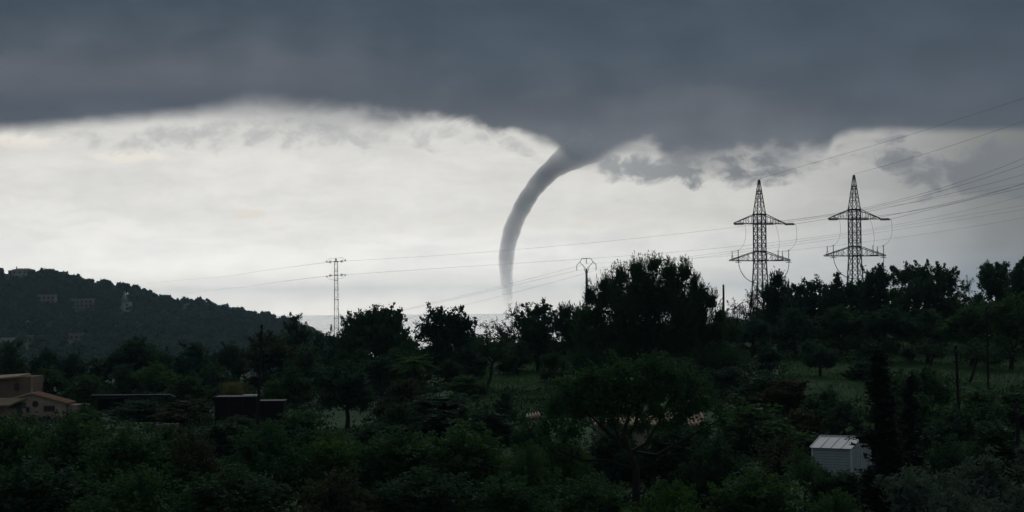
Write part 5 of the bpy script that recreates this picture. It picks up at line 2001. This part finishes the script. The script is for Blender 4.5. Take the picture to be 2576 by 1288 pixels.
# ------------------------------------------------------------------ waterspout (a column of cloud vapour)
def waterspout():
    D = 3000.0
    k = 0.7892 / 1.84
    tr = [(400, 1290, 20), (402, 1200, 22), (402, 1130, 27), (398, 1060, 33), (393, 1000, 38), (391, 940, 43), (392, 880, 46), (399, 820, 48), (412, 760, 50), (430, 700, 51), (452, 645, 51), (480, 590, 51),
          (510, 535, 52), (546, 480, 53), (586, 428, 54), (634, 378, 58), (690, 330, 66), (755, 284, 80), (830, 240, 100), (915, 196, 122), (1010, 150, 132)]
    u = D / F
    pts, rad = [], []
    for x, y, r in tr:
        pts.append(at((1400 + x / 1.84) * 0.7892, (350 + y / 1.84) * 0.7892, D))
        rad.append(r * k * u)
    # finer, slightly uneven rings
    P = np.array([list(p) for p in pts]); Rr = np.array(rad)
    t = np.arange(len(P)); tt = np.linspace(0, len(P) - 1, 120)

    def spl(v):
        o = np.interp(tt, t, v)
        ker = np.ones(9) / 9
        pad = np.concatenate([2 * o[0] - o[1:5][::-1], o, 2 * o[-1] - o[-5:-1][::-1]])
        return np.convolve(pad, ker, 'valid')
    X, Yv, Z, RR = spl(P[:, 0]), spl(P[:, 1]), spl(P[:, 2]), spl(Rr)
    RR = RR * (1 + 0.03 * np.sin(tt * 2.3) + 0.02 * np.sin(tt * 5.1 + 1))
    zb = Z.min()
    o0 = Vector((X[0], Yv[0], zb))
    mb = MB()
    mb.tube([Vector((X[i], Yv[i], Z[i])) - o0 for i in range(len(X))], list(RR), 28, True, (0, 1, 0))
    m = bpy.data.materials.new('vapour')
    m.use_nodes = True
    nt = m.node_tree
    nt.nodes.clear()
    out = nt.nodes.new('ShaderNodeOutputMaterial')
    pv = nt.nodes.new('ShaderNodeVolumePrincipled')
    pv.inputs['Color'].default_value = (0.96, 0.97, 1.0, 1)
    pv.inputs['Anisotropy'].default_value = 0.1
    tc = nt.nodes.new('ShaderNodeTexCoord')
    sp = nt.nodes.new('ShaderNodeSeparateXYZ')
    nt.links.new(tc.outputs['Object'], sp.inputs[0])
    H = float(Z.max() - zb)
    cr = nt.nodes.new('ShaderNodeValToRGB')
    e = cr.color_ramp.elements
    W = (Z - zb) + 0.8 * (X - X[0])          # grows along the curved axis
    wmax = float(W.max())
    hs = lambda i: float(np.interp(i, tt, W)) / wmax
    ny = {y: i for i, (x_, y, r_) in enumerate(tr)}
    stops = [(0.0, 0.0), (hs(1.0), 0.0), (hs(2), 0.12), (hs(3), 0.24), (hs(5), 0.48), (hs(9), 0.74), (hs(13), 1.0), (hs(15), 0.95), (hs(16), 0.80), (hs(17), 0.52), (hs(18), 0.26), (hs(19.3), 0.0)]
    while len(e) < len(stops):
        e.new(0.5)
    for el_, (p, v) in zip(e, stops):
        el_.position = min(max(p, 0), 1)
        el_.color = (v, v, v, 1)
    mr = nt.nodes.new('ShaderNodeMath'); mr.operation = 'DIVIDE'; mr.inputs[1].default_value = wmax
    mw = nt.nodes.new('ShaderNodeMath'); mw.operation = 'MULTIPLY_ADD'; mw.inputs[1].default_value = 0.8
    nt.links.new(sp.outputs[0], mw.inputs[0]); nt.links.new(sp.outputs[2], mw.inputs[2])
    nt.links.new(mw.outputs[0], mr.inputs[0])
    nt.links.new(mr.outputs[0], cr.inputs[0])
    no = nt.nodes.new('ShaderNodeTexNoise'); no.inputs['Scale'].default_value = 0.05; no.inputs['Detail'].default_value = 3
    nt.links.new(tc.outputs['Object'], no.inputs['Vector'])
    m2 = nt.nodes.new('ShaderNodeMapRange'); m2.inputs['From Min'].default_value = 0.3; m2.inputs['From Max'].default_value = 0.7
    m2.inputs['To Min'].default_value = 0.78; m2.inputs['To Max'].default_value = 1.18
    nt.links.new(no.outputs[0], m2.inputs['Value'])
    m3 = nt.nodes.new('ShaderNodeMath'); m3.operation = 'MULTIPLY'
    nt.links.new(cr.outputs[0], m3.inputs[0]); nt.links.new(m2.outputs[0], m3.inputs[1])
    m4 = nt.nodes.new('ShaderNodeMath'); m4.operation = 'MULTIPLY'; m4.inputs[1].default_value = SPOUT_DENSITY
    nt.links.new(m3.outputs[0], m4.inputs[0])
    nt.links.new(m4.outputs[0], pv.inputs['Density'])
    nt.links.new(pv.outputs[0], out.inputs['Volume'])
    m.cycles.volume_step_rate = 0.12
    o = mb.build('waterspout', m)
    o.location = o0
    tag(o, 'grey curved waterspout funnel hanging from the storm cloud to the sea', 'waterspout')
    return float((Z + RR).max())


SPOUT_DENSITY = 0.112
SP_TOP = waterspout()


# ------------------------------------------------------------------ haze
def haze():
    m = bpy.data.materials.new('sea_air')
    m.use_nodes = True
    nt = m.node_tree
    nt.nodes.clear()
    out = nt.nodes.new('ShaderNodeOutputMaterial')
    pv = nt.nodes.new('ShaderNodeVolumePrincipled')
    pv.inputs['Color'].default_value = (0.54, 0.80, 1.0, 1)
    pv.inputs['Density'].default_value = 5.6e-5
    pv.inputs['Anisotropy'].default_value = 0.7
    nt.links.new(pv.outputs[0], out.inputs['Volume'])
    o = MB().box(-20500, 20500, -3100, 27500, -3.0, SP_TOP + 25).build('haze', m)
    o['kind'] = 'stuff'
    tag(o, 'pale blue-grey haze over land and sea', 'haze')


haze()
